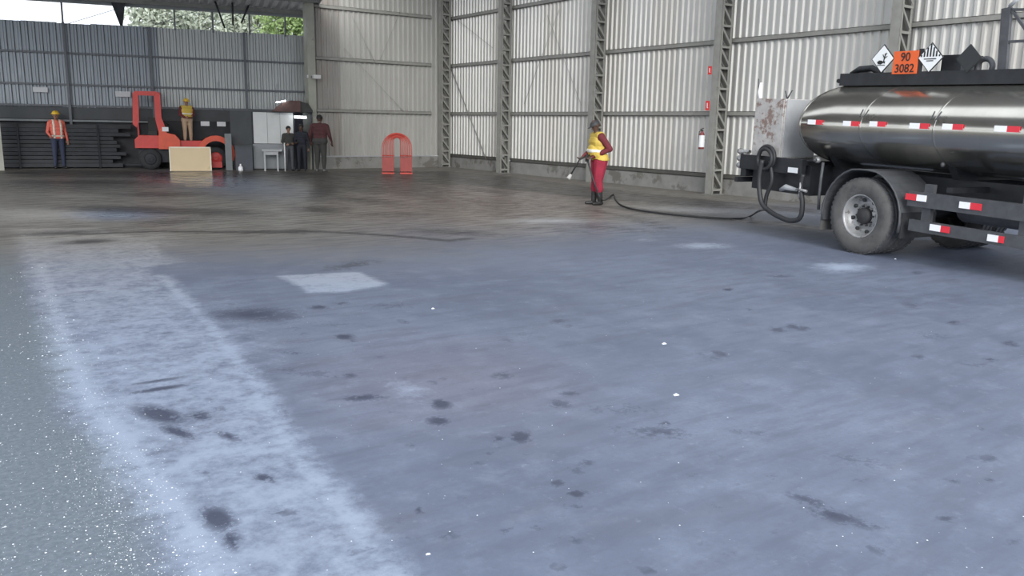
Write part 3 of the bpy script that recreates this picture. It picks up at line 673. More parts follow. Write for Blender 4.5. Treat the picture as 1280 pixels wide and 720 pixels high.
# three at the booth, clothing colours darkened for the shade there
BL = fl(362, 213.8); r = ray(362, 200); hd2 = math.atan2(r[1], r[0])+PI/2
person(BL, hd2+.2, 'bearded worker in a dark olive shirt and grey trousers beside the white partition', dict(skin='skin', torso='green_grey', legs='grey_trousers', foot='boot'),
    (((-.25, .0, 1.13), (-.14, .22, 1.06), (.7, .5, .1), .4), ((.25, .0, 1.13), (.15, .22, 1.02), (-.7, .5, .1), .4)), H=1.40, voxel=.012)
BL2 = fl(378, 214.0); 
person(BL2, hd2-.2, 'worker in dark navy clothes standing under the lit booth lamp', dict(skin='skin_dark', torso='navy_dark', legs='navy_dark', foot='boot'),
    (hang(-1), ((.25, .02, 1.13), (.17, .22, 1.05), (-.4, .8, .1), .4)), H=1.46, voxel=.012)
BL3 = fl(401, 214.6)
person(BL3, hd2+PI-.5, 'broad worker in a maroon jacket and dark trousers at the foot of the pale column', dict(skin='skin_dark', torso='maroon_shaded', legs='green_grey', foot='boot_grey', upper_arm='maroon_shaded'),
    (((-.33, -.02, 1.14), (-.36, .08, .92), (0, .2, -1), .3), ((.33, -.02, 1.14), (.36, .08, .92), (0, .2, -1), .3)), H=1.76, wide=1.28, voxel=.012)

# ---------------------------------------------------------------- forklift with driver
FO = fl(228, 211.5); r = ray(228, 211); fa = math.atan2(r[1], r[0])-PI/2      # local x = picture right, y = away
fk = empty('forklift', FO, fa, label='red forklift with a raised guard frame parked before the dark left wall', cat='forklift')
U = lambda px: (px-228)*.0262
Zp = lambda py: (211.5-py)*.0262
pf = [(U(176), Zp(158)), (U(178), Zp(122)), (U(181), Zp(119.5)), (U(204), Zp(119.5)), (U(208), Zp(123)), (U(208), Zp(150)), (U(213), Zp(166)), (U(206), Zp(170)), (U(201), Zp(152)), (U(201.5), Zp(128)), (U(198), Zp(124.5)), (U(187), Zp(124.5)), (U(184), Zp(128)), (U(183), Zp(155)), (U(180), Zp(162))]
MB().prism(pf[0:3]+[(U(184), Zp(124.5)), (U(184), Zp(128)), (U(183), Zp(155)), (U(180), Zp(162))], -.12, .0).build('guard_post', 'red_paint', fk)
MB().prism([(U(201), Zp(124.5)), (U(204), Zp(119.5)), (U(208), Zp(123)), (U(208), Zp(150)), (U(213), Zp(166)), (U(213), Zp(180)), (U(206), Zp(180)), (U(201), Zp(152))], -.12, .0).build('guard_post', 'red_paint', fk)
MB().prism([(U(181), Zp(119.5)), (U(204), Zp(119.5)), (U(202), Zp(124.5)), (U(184), Zp(124.5))], -.12, .0).build('guard_top', 'red_paint', fk)
for dx in (0, 1):
    MB().bar((U(181+25*dx), -.05, Zp(121)), (U(181+25*dx), .85, Zp(121)), .05, .05).build('guard_rail', 'red_paint', fk)
MB().bar((U(180), .9, Zp(121)), (U(208), .9, Zp(121)), .05, .05).bar((U(180), .9, Zp(121)), (U(180), .9, Zp(178)), .05, .05).bar((U(206), .9, Zp(121)), (U(206), .9, Zp(178)), .05, .05).build('rear_frame', 'red_paint', fk)
MB().prism([(U(177), Zp(186)), (U(177), Zp(176)), (U(182), Zp(171)), (U(207), Zp(171)), (U(207), Zp(186))], -.18, .95).build('deck', 'red_paint', fk)
MB().prism([(U(203), Zp(187)), (U(204), Zp(166)), (U(208), Zp(160)), (U(213), Zp(168)), (U(222), Zp(170)), (U(227), Zp(176)), (U(227), Zp(187))], -.22, .95).build('hood', 'orange_red_paint', fk)
MB().box((U(226), -.10, Zp(187)), (U(254), .85, Zp(177))).build('side_frame', 'red_paint', fk)
MB().box((U(180), .0, .22), (U(262), .8, Zp(186))).build('chassis', 'dark_iron', fk)
cx, cz = U(268), Zp(192); ro, ri = .57, .40; pts_ = []
for i in range(15):
    t = math.radians(200-i*16); pts_.append((cx+ro*math.cos(t), cz+ro*math.sin(t)))
for i in range(15):
    t = math.radians(-24+i*16); pts_.append((cx+ri*math.cos(t)*1.0, cz+ri*math.sin(t)))
for i in range(14):
    a0, a1 = math.radians(200-i*16), math.radians(200-(i+1)*16)
    seg = [(cx+ro*math.cos(a0), cz+ro*math.sin(a0)), (cx+ro*math.cos(a1), cz+ro*math.sin(a1)), (cx+ri*math.cos(a1), cz+ri*math.sin(a1)), (cx+ri*math.cos(a0), cz+ri*math.sin(a0))]
    if i == 0: arch = MB()
    arch.prism(seg, -.25, .25)
arch.build('rear_fender', 'orange_red_paint', fk)
def fwheel(x, y, rr, hm_='dark_iron'):
    w_ = MB().lathe([(rr*.55, -.09), (rr*.95, -.10), (rr, -.06), (rr, .06), (rr*.95, .10), (rr*.55, .09)], 24, axis='y', c=(x, y, rr)).build('wheel', 'rubber', fk)
    MB().lathe([(0, -.07), (rr*.25, -.09), (rr*.4, -.05), (rr*.56, -.08), (rr*.56, .08), (0, .08)], 20, axis='y', c=(x, y, rr)).build('wheel_hub', hm_, w_)
fwheel(cx-.02, -.12, .36, 'red_paint'); fwheel(cx-.02, .75, .36); fwheel(U(193), -.05, .33); fwheel(U(193), .85, .33)
MB().box((U(262), -.30, Zp(209)), (U(274), .1, Zp(202))).build('rear_step', 'red_paint', fk)
MB().box((U(228), .1, Zp(187)), (U(246), .6, Zp(182))).build('standing_platform', 'dark_iron', fk)
MB().box((U(192), .2, Zp(171)), (U(202), .6, Zp(166))).box((U(192), .52, Zp(171)), (U(202), .62, Zp(150))).build('seat', 'ink', fk)
MB().lathe([(.14, 0), (.15, .015), (.16, 0), (.15, -.015), (.14, 0)], 16, c=(0,0,0)).xf(Matrix.Translation((U(211), .25, Zp(156))) @ Matrix.Rotation(.5, 4, 'Y')).build('steering_wheel', 'ink', fk)
MB().box((U(208), -.24, Zp(166)), (U(215), -.21, Zp(161))).build('badge_plate', 'plate_white', fk)
for y in (.1, .6): MB().bar((U(165), y, .14), (U(190), y, .14), .12, .04).build('fork', 'dark_iron', fk)
# driver stands on the platform
Mf = Matrix.Translation(Vector(FO)) @ Matrix.Rotation(fa, 4, 'Z')
dp = Mf @ Vector((U(236.5), .35, Zp(182)+.004))
person(dp, fa+PI+.35, 'driver in a yellow hard hat and maroon sleeves standing on the red forklift', dict(skin='skin', torso='maroon', legs='tan', foot='boot', hand='skin', upper_arm='maroon', forearm='maroon'),
    (((-.27, .02, 1.14), (-.14, .24, 1.08), (.6, .6, 0), .6), ((.27, .02, 1.14), (.14, .24, 1.04), (-.6, .6, 0), .6)), H=1.42, head_turn=(.2, .2), hat='helmet', wide=1.12,
    vest=('vest_yellow', 1.06), bands=[lambda P: (P[:, 2] > 1.16) & (P[:, 2] < 1.20)], voxel=.012)
# cream board before the forklift
cb = empty('cream_board', fl(239, 213.6), fa, label='cream coloured board standing upright on the wet floor before the red forklift', cat='board')
T_ = Matrix.Rotation(math.radians(-9), 4, 'X')
MB().box((-.59, 0, .0), (.59, .035, .72)).xf(T_).build('board_panel', 'cream', cb)
MB().box((-.61, -.012, .705), (.61, .05, .745)).box((-.61, -.012, 0), (-.575, .045, .745)).box((.575, -.012, 0), (.61, .045, .745)).xf(T_).build('board_edge', 'cream_edge', cb)
for q in (-.4, .4): MB().bar((q, .16, .62), (q, .34, .012), .03, .02).build('back_stay', 'steel_dark', cb)

# ---------------------------------------------------------------- booth corner
BO = fl(345, 213.2); r = ray(345, 211); ba = math.atan2(r[1], r[0])-PI/2
UB = lambda px: (px-345)*.0254
ZB = lambda py: (213.2-py)*.0254
def at_b(x, y): return Matrix.Translation(Vector(BO)) @ Matrix.Rotation(ba, 4, 'Z') @ Vector((x, y, 0))
bo = empty('booth', at_b(0, .6), ba, label='small booth of white and dark panels under a brown canopy, with a lit lamp', cat='booth')
for a, b, o_ in ((319, 336, 0), (336.3, 352, .02), (352.3, 368.5, 0)):
    MB().box((UB(a), -.02+o_, ZB(180)), (UB(b), .02+o_, ZB(140.5))).build('wall_panel', 'partition', bo)
MB().box((UB(317), -.03, 0), (UB(319), .05, ZB(139))).build('post', 'dark_iron', bo); MB().box((UB(368.5), -.03, 0), (UB(370.5), .05, ZB(139))).build('post', 'dark_iron', bo)
MB().box((UB(391), -.03, 0), (UB(393), .05, ZB(136))).build('post', 'dark_iron', bo)
MB().box((UB(316), -.04, ZB(140.5)), (UB(370), .06, ZB(137.5))).build('top_rail', 'dark_band', bo)
MB().box((UB(319), .02, 0), (UB(368), .05, ZB(180))).build('lower_panel', 'bin_dark', bo)
MB().box((UB(370.5), .45, 0), (UB(392), .50, ZB(137))).build('rear_panel', 'navy_dark', bo)
MB().box((UB(291), .0, .0), (UB(317), .05, ZB(139))).build('side_panel', 'dark_band', bo)
arc = [(UB(343), ZB(139.5))]+[(UB(343+i*5), ZB(139.5)+.36*math.sin(PI*min(.56, .05+i*.085))) for i in range(1, 8)]+[(UB(386), ZB(130)), (UB(394), ZB(137))]
MB().prism(arc[:8]+[(UB(378), ZB(139.5))], -.45, .5).build('canopy', 'canopy_brown', bo)
MB().prism([(UB(378.3), ZB(139.5)), (UB(378.3), ZB(126)), (UB(388), ZB(129)), (UB(393), ZB(137)), (UB(393), ZB(139.5))], -.40, .5).build('canopy_end', 'canopy_dark', bo)
MB().box((UB(381), .0, ZB(170)), (UB(391), .04, ZB(139.5))).build('hanging_panel', 'canopy_dark', bo)
lp = empty('glow_tube', at_b(UB(377.3), .35)+Vector((0, 0, ZB(146))), ba, label='glowing tube lamp inside the booth over the worker in navy', cat='lamp')
MB().tube([(-.19, 0, 0), (.19, 0, 0)], .032, 10).build('tube', 'glow_white', lp); MB().box((-.21, -.03, .033), (.21, .03, .06)).build('fixture', 'white_paint', lp)
lp = empty('glow_tube', at_b(UB(354), .05)+Vector((0, 0, ZB(127.2))), ba, label='short glowing tube in place of a glint on top of the brown booth canopy', cat='lamp')  # glowing tube added in place of a glint on the canopy
MB().tube([(-.15, 0, -.03), (.15, 0, .03)], .018, 8).build('tube', 'glow_white', lp); MB().box((-.01, -.01, -.12), (.01, .01, 0)).build('fixture', 'dark_iron', lp)
cbn = empty('storage_cabinet', at_b(0, .25), ba, label='low grey cabinet standing under the white booth panels', cat='cabinet')
MB().box((UB(318), 0, .05), (UB(357), .35, ZB(180.5))).build('carcass', 'cabinet_grey', cbn)
for a, b in ((318.5, 331), (331.5, 344), (344.5, 356.5)): MB().box((UB(a), -.02, .08), (UB(b), 0, ZB(182))).build('cabinet_door', 'cabinet_grey', cbn)
MB().box((UB(318.5), .02, 0), (UB(356.5), .3, .05)).build('foot_rail', 'ink', cbn)
tb = empty('work_table', at_b(0, -.35), ba, label='small light grey table with four legs in front of the low booth cabinet', cat='table')
MB().box((UB(329), -.02, ZB(188.5)), (UB(353), .40, ZB(186))).build('tabletop', 'table_grey', tb)
for x in (331, 346.5):
    for y in (.01, .36): MB().box((UB(x), y, 0), (UB(x)+.05, y+.04, ZB(188.5))).build('leg', 'table_grey', tb)
MB().box((UB(332), .02, ZB(193)), (UB(347), .04, ZB(189))).build('apron', 'table_grey', tb)
o = MB().tube([at_b(UB(356.3), -.42), at_b(UB(356.3), -.42)+Vector((0, 0, 0.9))], .022, 8).build('white_pole', 'white_paint'); tag(o, 'white upright pole beside the olive-shirted worker', 'pole')
bn = empty('waste_bin', at_b(UB(307), .1), ba, label='dark blue-grey bin standing left of the booth cabinet', cat='bin')
MB().box((-.26, -.2, 0), (.26, .25, .74)).build('bin_body', 'bin_dark', bn); MB().box((-.28, -.22, .74), (.28, .27, .80)).build('bin_lid', 'dark_band', bn)
o = MB().box((-.10, -.03, 0), (.10, .05, 1.15)).build('steel_post', 'ledge'); o.location = at_b(UB(288.5), .15); o.rotation_euler = (0, 0, ba); tag(o, 'grey flat post between the forklift and the dark bin', 'post')
jg = empty('light_spot', at_b(UB(302.8), -.35), ba, label='small bright white jug standing in for a light on the floor before the dark bin', cat='spot')  # added white solid standing in for a bright spot of light
MB().lathe([(0, 0), (.06, 0), (.075, .02), (.075, .12), (.04, .16), (.022, .18), (.022, .20)], 14).build('spot_body', 'white_tape', jg); MB().lathe([(.026, .20), (.026, .225), (0, .225)], 10).build('spot_cap', 'white_tape', jg)

# ---------------------------------------------------------------- red arched rack
CO = fl(496.5, 217.0); r = ray(496, 210); ca = math.atan2(r[1], r[0])-PI/2
cg = empty('hoop_rack', CO, ca, label='red rack of nested arched hoops standing before the grey back wall', cat='rack')
for i in range(9):
    ro = .46-.044*i; y = .05*((i*3) % 5)-.1; top = 1.27-.44*.0; zc = top-ro+(-.0 if i else 0)-.018*i
    pts = [(-ro, y, .03), (-ro, y, zc)]+[(-ro*math.cos(t), y, zc+ro*math.sin(t)) for t in [PI*j/14 for j in range(1, 14)]]+[(ro, y, zc), (ro, y, .03)]
    MB().tube(pts, .013, 6).build('hoop', 'cage_red', cg)
for s_ in (-1, 1):
    MB().box((min(s_*.10, s_*.47), -.14, .08), (max(s_*.10, s_*.47), -.12, .50)).build('lower_panel', 'cage_dark', cg)
    MB().box((min(s_*.09, s_*.48), -.16, 0), (max(s_*.09, s_*.48), .14, .035)).build('foot', 'cage_red', cg)
MB().bar((-.47, .13, .56), (-.09, .13, .56), .02, .03).bar((.09, .13, .56), (.47, .13, .56), .02, .03).build('cross_rail', 'cage_red', cg)

# ---------------------------------------------------------------- tank truck
v = ray(130, 118); fx = -v; ly = np.cross([0,0,1.], fx); ly /= np.linalg.norm(ly)
if ly @ np.array([10, 6, 0]) < 0: ly = -ly
TO = fl(1078, 319); tyaw = math.atan2(fx[1], fx[0]); pitch = math.asin(v[2])
tk = empty('tank_truck', TO, tyaw, label='tank truck with a steel tank and hazard placards on top, by the right wall', cat='truck')
# local x forward, y: picture right side is away. With yaw only, local +y = left of truck; away = ly
sg = 1 if (np.array([-math.sin(tyaw), math.cos(tyaw), 0]) @ ly) > 0 else -1
Rk = Matrix.Rotation(pitch, 4, 'Y')                    # the rake of the body
def tbuild(mb, name, m, parent=tk, rake=True):
    if sg < 0: mb.xf(Matrix.Scale(-1, 4, (0, 1, 0)))
    if rake: mb.xf(Rk)
    return mb.build(name, m, parent)
def side(px, py, c=0.0):
    """raked truck coordinates of a pixel lying in the plane y = c"""
    rr = ray(px, py); lz = np.cross(fx, ly); lz = lz if lz[2] > 0 else -lz
    t = (c-(CAMP-TO) @ ly)/(rr @ ly); q = CAMP+rr*t-TO; return np.array([q @ fx, q @ ly, q @ lz])
# wheels
def truck_wheel(x, y, outer):
    R0 = .50; s_ = 1 if outer > 0 else -1            # s_=1: dish faces -y (towards the camera)
    prof = [(.285, -.115), (.30, -.13), (.40, -.140), (.465, -.132), (.495, -.105), (.50, -.06), (.492, -.055), (.492, -.035), (.50, -.03), (.50, .03), (.492, .035), (.492, .055), (.50, .06), (.495, .105), (.465, .132), (.40, .14), (.30, .13), (.285, .115)]
    ms = [0 if (abs(prof[i][1]) > .104 or i < 4 or i > len(prof)-6) and prof[i][0] < .496 and not (5 <= i <= 12) else 1 for i in range(len(prof)-1)]
    mb = MB().lathe([(a, b*s_) for a, b in prof], 48, axis='y', c=(x, y, R0), mats=ms)
    wv = tbuild(mb, 'wheel', ['tyre_side', 'tyre_tread'], rake=False)
    # tread blocks
    tb_ = MB()
    for k_ in range(44):
        t = 2*PI*k_/44
        for yy in (-.085, 0, .085):
            c_ = Vector((x+math.cos(t)*.497, y+yy, R0+math.sin(t)*.497)); d_ = Vector((-math.sin(t), 0, math.cos(t)))
            tb_.bar(c_-d_*.022, c_+d_*.022, .05, .012, up=(math.cos(t), 0, math.sin(t)))
    tt = tbuild(tb_, 'tread', 'tyre_tread', wv, rake=False); tt['kind'] = 'stuff'
    if outer:
        rp = [(.285, -.118), (.272, -.122), (.262, -.10), (.255, -.06), (.225, .0), (.20, .015), (.165, .02), (.15, .0), (.10, -.005), (.095, -.04), (0, -.045)]
        rim = tbuild(MB().lathe([(a, b*s_) for a, b in rp], 40, axis='y', c=(x, y, R0)), 'rim', 'rim', wv, rake=False)
        for k_ in range(8):
            t = 2*PI*k_/8+.2; c_ = (x+.212*math.cos(t), y+(.012-.012)*s_-.004*s_, R0+.212*math.sin(t))
            tbuild(MB().lathe([(0, -.012*s_), (.026, -.012*s_), (.026, .01*s_)], 12, axis='y', c=c_), 'hand_hole', 'hub_dark', wv, rake=False)
        for k_ in range(10):
            t = 2*PI*k_/10; c_ = (x+.128*math.cos(t), y-.005*s_, R0+.128*math.sin(t))
            tbuild(MB().lathe([(0, -.03*s_), (.013, -.03*s_), (.013, 0)], 6, axis='y', c=c_), 'wheel_nut', 'hub_dark', wv, rake=False)
        tbuild(MB().lathe([(0, -.075*s_), (.09, -.07*s_), (.108, -.05*s_), (.11, 0)], 20, axis='y', c=(x, y, R0)), 'hub', 'hub_dark', wv, rake=False)
    return wv
WX = -.13
truck_wheel(WX, .14, 1); truck_wheel(WX, .46, 0); truck_wheel(WX, 2.26, -1); truck_wheel(WX, 1.94, 0)
truck_wheel(4.6, .16, 1); truck_wheel(4.6, 2.24, -1)
tbuild(MB().tube([(WX, .55, .5), (WX, 1.85, .5)], .07, 10).ell((WX, 1.2, .5), (.2, .17, .2)), 'axle', 'truck_black', rake=False)
# tank: elliptical, dished ends
def ellipse(x, hw, hh, n=56, cz=1.65):
    pts = []
    for k_ in range(n):
        t = 2*PI*k_/n; c_, s2 = math.cos(t), math.sin(t); e = 1.0
        pts.append((x, 1.2+hw*math.copysign(abs(c_)**e, c_), cz+hh*math.copysign(abs(s2)**e, s2)))
    return pts
secs = [(-1.62, .35), (-1.60, .70), (-1.555, .88), (-1.49, .965), (-1.42, 1.0)]+[(-1.42+i*.55, 1.0) for i in range(1, 9)]+[(3.05, .965), (3.12, .85), (3.16, .6)]
vs = []; fs = []; n = 56
for (x, s2) in secs: vs += ellipse(x, 1.13*s2, .575*s2)
for i in range(len(secs)-1):
    for k_ in range(n): fs.append((i*n+k_, i*n+(k_+1) % n, (i+1)*n+(k_+1) % n, (i+1)*n+k_))
fs.append(tuple(range(n))); fs.append(tuple((len(secs)-1)*n+k_ for k_ in range(n)))
tank = tbuild(MB().add(vs, fs, 0, True), 'tank', 'tank_steel')
for x in (-1.42, -.35, .75, 1.9, 3.0):
    vs = []; fs = []
    for xx, s2 in ((x-.014, 1.0), (x-.010, 1.003), (x+.010, 1.003), (x+.014, 1.0)): vs += ellipse(xx, 1.13*s2, .575*s2)
    for i in range(3):
        for k_ in range(n): fs.append((i*n+k_, i*n+(k_+1) % n, (i+1)*n+(k_+1) % n, (i+1)*n+k_))
    tbuild(MB().add(vs, fs, 0, True), 'weld_seam', 'tank_steel', tank)
tbuild(MB().box((-1.40, .060, 1.66), (3.0, .072, 1.675)), 'rub_rail', 'tank_steel', tank)
for px, py in ((1083, 142), (1173, 145)):
    q = side(px, py, .10); tbuild(MB().tube([(q[0]-.04, .08, q[2]+.05), (q[0]-.03, .02, q[2]-.04), (q[0]+.04, .02, q[2]-.04), (q[0]+.05, .08, q[2]+.05)], .009, 6), 'rope_hook', 'truck_grey', tank)
for px, py in ((1079, 177), (1171, 184), (1182, 206), (1022, 200)):
    q = side(px, py, .25); tbuild(MB().ell((q[0], .20, q[2]), (.025, .03, .03), 8, 6), 'bracket_bolt', 'truck_grey', tank)
# reflective strips on the tank side and on the guards
def strip(px0, px1, py, mid, c, white_left=True, hgt=.065):
    a = side(px0, py, c); b = side(px1, py, c); m_ = side(mid, py, c); zc = m_[2]
    mb = MB().box((min(a[0], m_[0]), c-.006, zc-hgt/2), (max(a[0], m_[0]), c+.004, zc+hgt/2), 0 if white_left else 1).box((min(b[0], m_[0]), c-.006, zc-hgt/2), (max(b[0], m_[0]), c+.004, zc+hgt/2), 1 if white_left else 0)
    tbuild(mb, 'reflective_strip', ['white_tape', 'red_tape'])
for px0, mid, px1, py in ((1010, 1020, 1028, 152.7), (1054, 1064, 1074, 154.5), (1087, 1097, 1107, 155), (1137, 1150, 1161, 157.5), (1178, 1191, 1204, 158.5), (1243, 1259, 1275, 161.2)):
    strip(px0, px1, py, mid, .064)
# saddle, chassis
for y in (.78, 1.52): tbuild(MB().box((-2.75, y, .82), (5.6, y+.10, 1.04)), 'chassis_rail', 'truck_black')
for x in (-1.2, .7, 1.9, 2.9): tbuild(MB().prism([(.35, 1.36), (.62, 1.04), (1.78, 1.04), (2.05, 1.36)], x, x+.10, plane='yz'), 'tank_saddle', 'truck_black')
tbuild(MB().box((-2.78, .25, .80), (-2.66, 2.2, .98)), 'rear_crossmember', 'truck_black')
# rear equipment bay
q0 = side(937, 205, .3); q1 = side(1010, 205, .3)
tbuild(MB().box((-2.78, .22, .92), (-1.45, .30, 1.14)).box((-2.78, .30, 1.06), (-1.45, 2.1, 1.12)), 'rear_shelf', 'truck_black')
tbuild(MB().box((-2.62, .36, .62), (-1.40, 1.3, 1.06)), 'pump_box', 'truck_black')
tbuild(MB().box((-2.85, .20, .70), (-2.78, 2.2, .78)).bar((-2.82, .6, .70), (-2.82, .6, 1.0), .05, .05).bar((-2.82, 1.8, .70), (-2.82, 1.8, 1.0), .05, .05), 'rear_bumper', 'truck_black')
BXO = -.22
bx = tbuild(MB().box((-2.640, .32, 1.12), (-2.000, .98, 2.0)), 'equipment_box', 'peeling')
tbuild(MB().box((-2.000, .34, 1.14), (-1.985, .97, 1.99)), 'box_front', 'grey_paint', bx)
tbuild(MB().box((-2.620, .30, 1.14), (-2.020, .318, 1.98)), 'box_side', 'peeling', bx)
tbuild(MB().tube([(-2.600, .36, 2.0), (-2.620, .36, 2.10), (-2.610, .36, 2.24)], [.03, .035, .018], 10), 'beacon', 'white_tape', bx)
tbuild(MB().tube([(-2.640, .36, 1.98), (-2.680, .36, 2.3)], .008, 6), 'antenna', 'truck_grey', bx)
tbuild(MB().tube([(-2.170, .5, 2.0), (-2.220, .5, 2.12)], .010, 6).tube([(-2.170, .5, 2.0), (-2.080, .5, 2.13)], .010, 6), 'lifting_loop', 'truck_grey', bx)
# couplings and coil at the rear
for i, z in enumerate((1.18, 1.07, .96)):
    tbuild(MB().lathe([(0, -.10), (.035, -.10), (.05, -.06), (.05, -.02), (.032, .0), (.032, .16)], 12, axis='x', c=(-2.80, .28, z)), 'hose_coupling', ['rim', 'truck_grey'][0])
def ring(cx_, cy_, cz_, R_, r_, n_=28): return [(cx_+R_*math.cos(2*PI*i/n_), cy_, cz_+R_*math.sin(2*PI*i/n_)) for i in range(n_)]
q = side(958, 197, .2)
tbuild(MB().tube(ring(q[0], .2, q[2], .17, .03), .032, 8, closed=True), 'hose_coil', 'hose'); tbuild(MB().tube(ring(q[0]+.02, .15, q[2]-.02, .15, .03), .028, 8, closed=True), 'hose_coil', 'hose')
hpts = [(953,200),(949,225),(951,250),(958,261),(972,270),(988,276),(1000,272),(1003,255),(1001,235),(1004,218)]
tbuild(MB().tube(smooth([side(x, y, .12) for x, y in hpts], 5), .036, 10), 'suction_hose', 'hose')
hpts = [(962,200),(965,225),(958,245),(956,262)]
tbuild(MB().tube(smooth([side(x, y, .2) for x, y in hpts], 5), .030, 8), 'suction_hose', 'hose')
q = side(996, 213, .2); tbuild(MB().box((q[0]-.17, .19, q[2]-.04), (q[0]+.02, .20, q[2]+.035)), 'licence_tag', 'plate_white')
q = side(987, 237, .2); tbuild(MB().tube([(q[0]-.18, .2, q[2]-.02), (q[0]-.06, .18, q[2]+.03), (q[0]+.14, .2, q[2]+.01)], [.03, .045, .025], 8), 'pipe_fitting', 'grey_paint')
q = side(1000, 237, .1); tbuild(MB().tube([(q[0]-.04, .1, q[2]), (q[0]+.13, .1, q[2]-.01)], .02, 8).tube([(q[0], .1, q[2]-.12), (q[0], .1, q[2]+.10)], .018, 8), 'valve', 'rim')
q = side(1022, 200, .3); tbuild(MB().ell((q[0], .3, q[2]), (.05, .05, .045), 10, 8), 'side_lamp', 'rim')
# fender and mud flaps
arch = MB(); prev = None; P0 = []
for t in range(-12, 193, 12):
    tt = math.radians(t); P0.append((WX+.62*math.cos(tt)*1.02, .5+.62*math.sin(tt)))
P0 = [(x, min(z, 1.10)) for x, z in P0]
for a, b in zip(P0[:-1], P0[1:]): arch.bar(((a[0]), .32, a[1]), ((b[0]), .32, b[1]), .64, .016, up=(0, 0, 1) if abs(a[0]-b[0]) > .03 else (1, 0, 0))
tbuild(arch, 'fender', 'truck_grey')
lip = MB().tube([(x, 0.0, z) for x, z in P0], .014, 6); tbuild(lip, 'fender_lip', 'truck_grey')
tbuild(MB().box((.50, .02, .30), (.52, .62, .62)), 'mud_flap', 'rubber'); tbuild(MB().box((-.80, .02, .22), (-.78, .62, .60)), 'mud_flap', 'tyre_side')
tbuild(MB().box((-.6, 1.8, 1.08), (.4, 2.4, 1.10)), 'fender', 'truck_grey')
tbuild(MB().tube([side(1029, 203, .05), side(1026, 225, .05), side(1024, 245, .05), side(1023, 262, .05)], .02, 8), 'fender_stay', 'truck_grey')
# side guards
tbuild(MB().box((.56, .02, .72), (3.9, .06, .90)), 'side_guard', 'truck_grey'); tbuild(MB().box((.62, .02, .42), (3.9, .06, .56)), 'side_guard', 'truck_grey')
for x in (.75, 1.98, 3.2): tbuild(MB().box((x, .06, .42), (x+.12, .12, 1.0)), 'guard_post', 'truck_grey')
for x in (1.0, 2.6): tbuild(MB().box((x, .12, .92), (x+.08, .80, .98)), 'guard_arm', 'truck_black')
tbuild(MB().lathe([(0, 1.02), (.12, 1.03), (.15, 1.08), (.15, 1.84), (.12, 1.89), (0, 1.90)], 20, axis='x', c=(0, .42, .72)), 'air_tank', 'truck_grey')
tbuild(MB().box((2.2, .15, .55), (3.2, .72, 1.0)), 'fuel_tank', 'truck_black')
for px0, mid, px1, py, wl_ in ((1132, 1146, 1158, 247, False), (1199, 1213, 1227, 257.5, True), (1162, 1176, 1187, 286, True), (1234, 1248, 1255, 299, True)):
    strip(px0, px1, py, mid, .012, wl_, .075)
# catwalk on top
tbuild(MB().box((-1.45, .78, 2.20), (3.0, .80, 2.37)).box((-1.45, 1.60, 2.20), (3.0, 1.62, 2.37)).box((-1.45, .80, 2.20), (3.0, 1.60, 2.215)).box((-1.45, .80, 2.22), (-1.43, 1.60, 2.37)), 'catwalk', 'truck_black')
tbuild(MB().tube([(-1.5, .8, 2.27), (-1.5, 1.6, 2.27)], .03, 8).tube([(-1.35, .9, 2.36), (-1.22, .9, 2.43), (-1.0, .9, 2.44), (-.85, .9, 2.37)], .045, 8), 'catwalk_pipe', 'truck_black')
C_ = .77
def quad_px(pts, c, th=.008): return [(side(x, y, c)[0], side(x, y, c)[2]) for x, y in pts]
def diamond(cx_, cy_, w_, h_, c, nm, m, edge='placard_black', parent=tk):
    q = side(cx_, cy_, c); ww = side(cx_+w_/2, cy_, c)[0]-side(cx_-w_/2, cy_, c)[0]; hh = side(cx_, cy_-h_/2, c)[2]-side(cx_, cy_+h_/2, c)[2]; s2 = max(ww, hh)/2
    s2 = hh/2; x, z = q[0], q[2]
    f_ = tbuild(MB().prism([(x-s2, z), (x, z-s2), (x+s2, z), (x, z+s2)], c, c+.012), nm, edge, parent)
    k2 = s2*.92; tbuild(MB().prism([(x-k2, z), (x, z-k2), (x+k2, z), (x, z+k2)], c-.003, c), 'placard_face', m, f_)
    tbuild(MB().box((x-.012, c+.012, 2.30), (x+.012, c+.03, z)), 'placard_stem', 'truck_black', f_)
    return f_, x, z, s2
f1, x, z, s2 = diamond(1103.5, 73.5, 27, 36, C_, 'hazard_placard', 'placard_white')
# fish and tree emblem: bare trunk with branches, fish lying in front
mb = MB(); c = C_-.006
for a, b, w_ in (((.02, -.05), (.045, .07), .014), ((.03, 0), (.075, .03), .010), ((.03, .01), (.0, .055), .010), ((.04, .04), (.065, .075), .008)):
    mb.bar((x+a[0], c, z+a[1]), (x+b[0], c, z+b[1]), .004, w_, up=(0, 0, 1) if abs(a[0]-b[0]) > .02 else (1, 0, 0))
mb.prism([(x-.085, z-.045), (x-.05, z-.02), (x-.01, z-.025), (x+.02, z-.045), (x+.045, z-.03), (x+.045, z-.065), (x+.02, z-.052), (x-.02, z-.075), (x-.06, z-.07)], c-.002, c+.003)
mb.bar((x-.08, c, z-.085), (x+.05, c, z-.085), .004, .008)
tbuild(mb, 'emblem', 'ink', f1)
q0 = side(1118, 64.5, C_); q1 = side(1145, 92, C_); ox, oz = (q0[0]+q1[0])/2, (q0[2]+q1[2])/2; ow = (q1[0]-q0[0])/2; oh = (q0[2]-q1[2])/2
ow = max(ow, oh*1.0)
op = tbuild(MB().box((ox-ow, C_, oz-oh), (ox+ow, C_+.012, oz+oh)), 'orange_placard', 'placard_orange')
tbuild(MB().box((ox+ow-.004, C_+.012, oz-oh), (ox+ow+.07, C_+.02, oz+oh+.02)), 'placard_backing', 'truck_black', op)
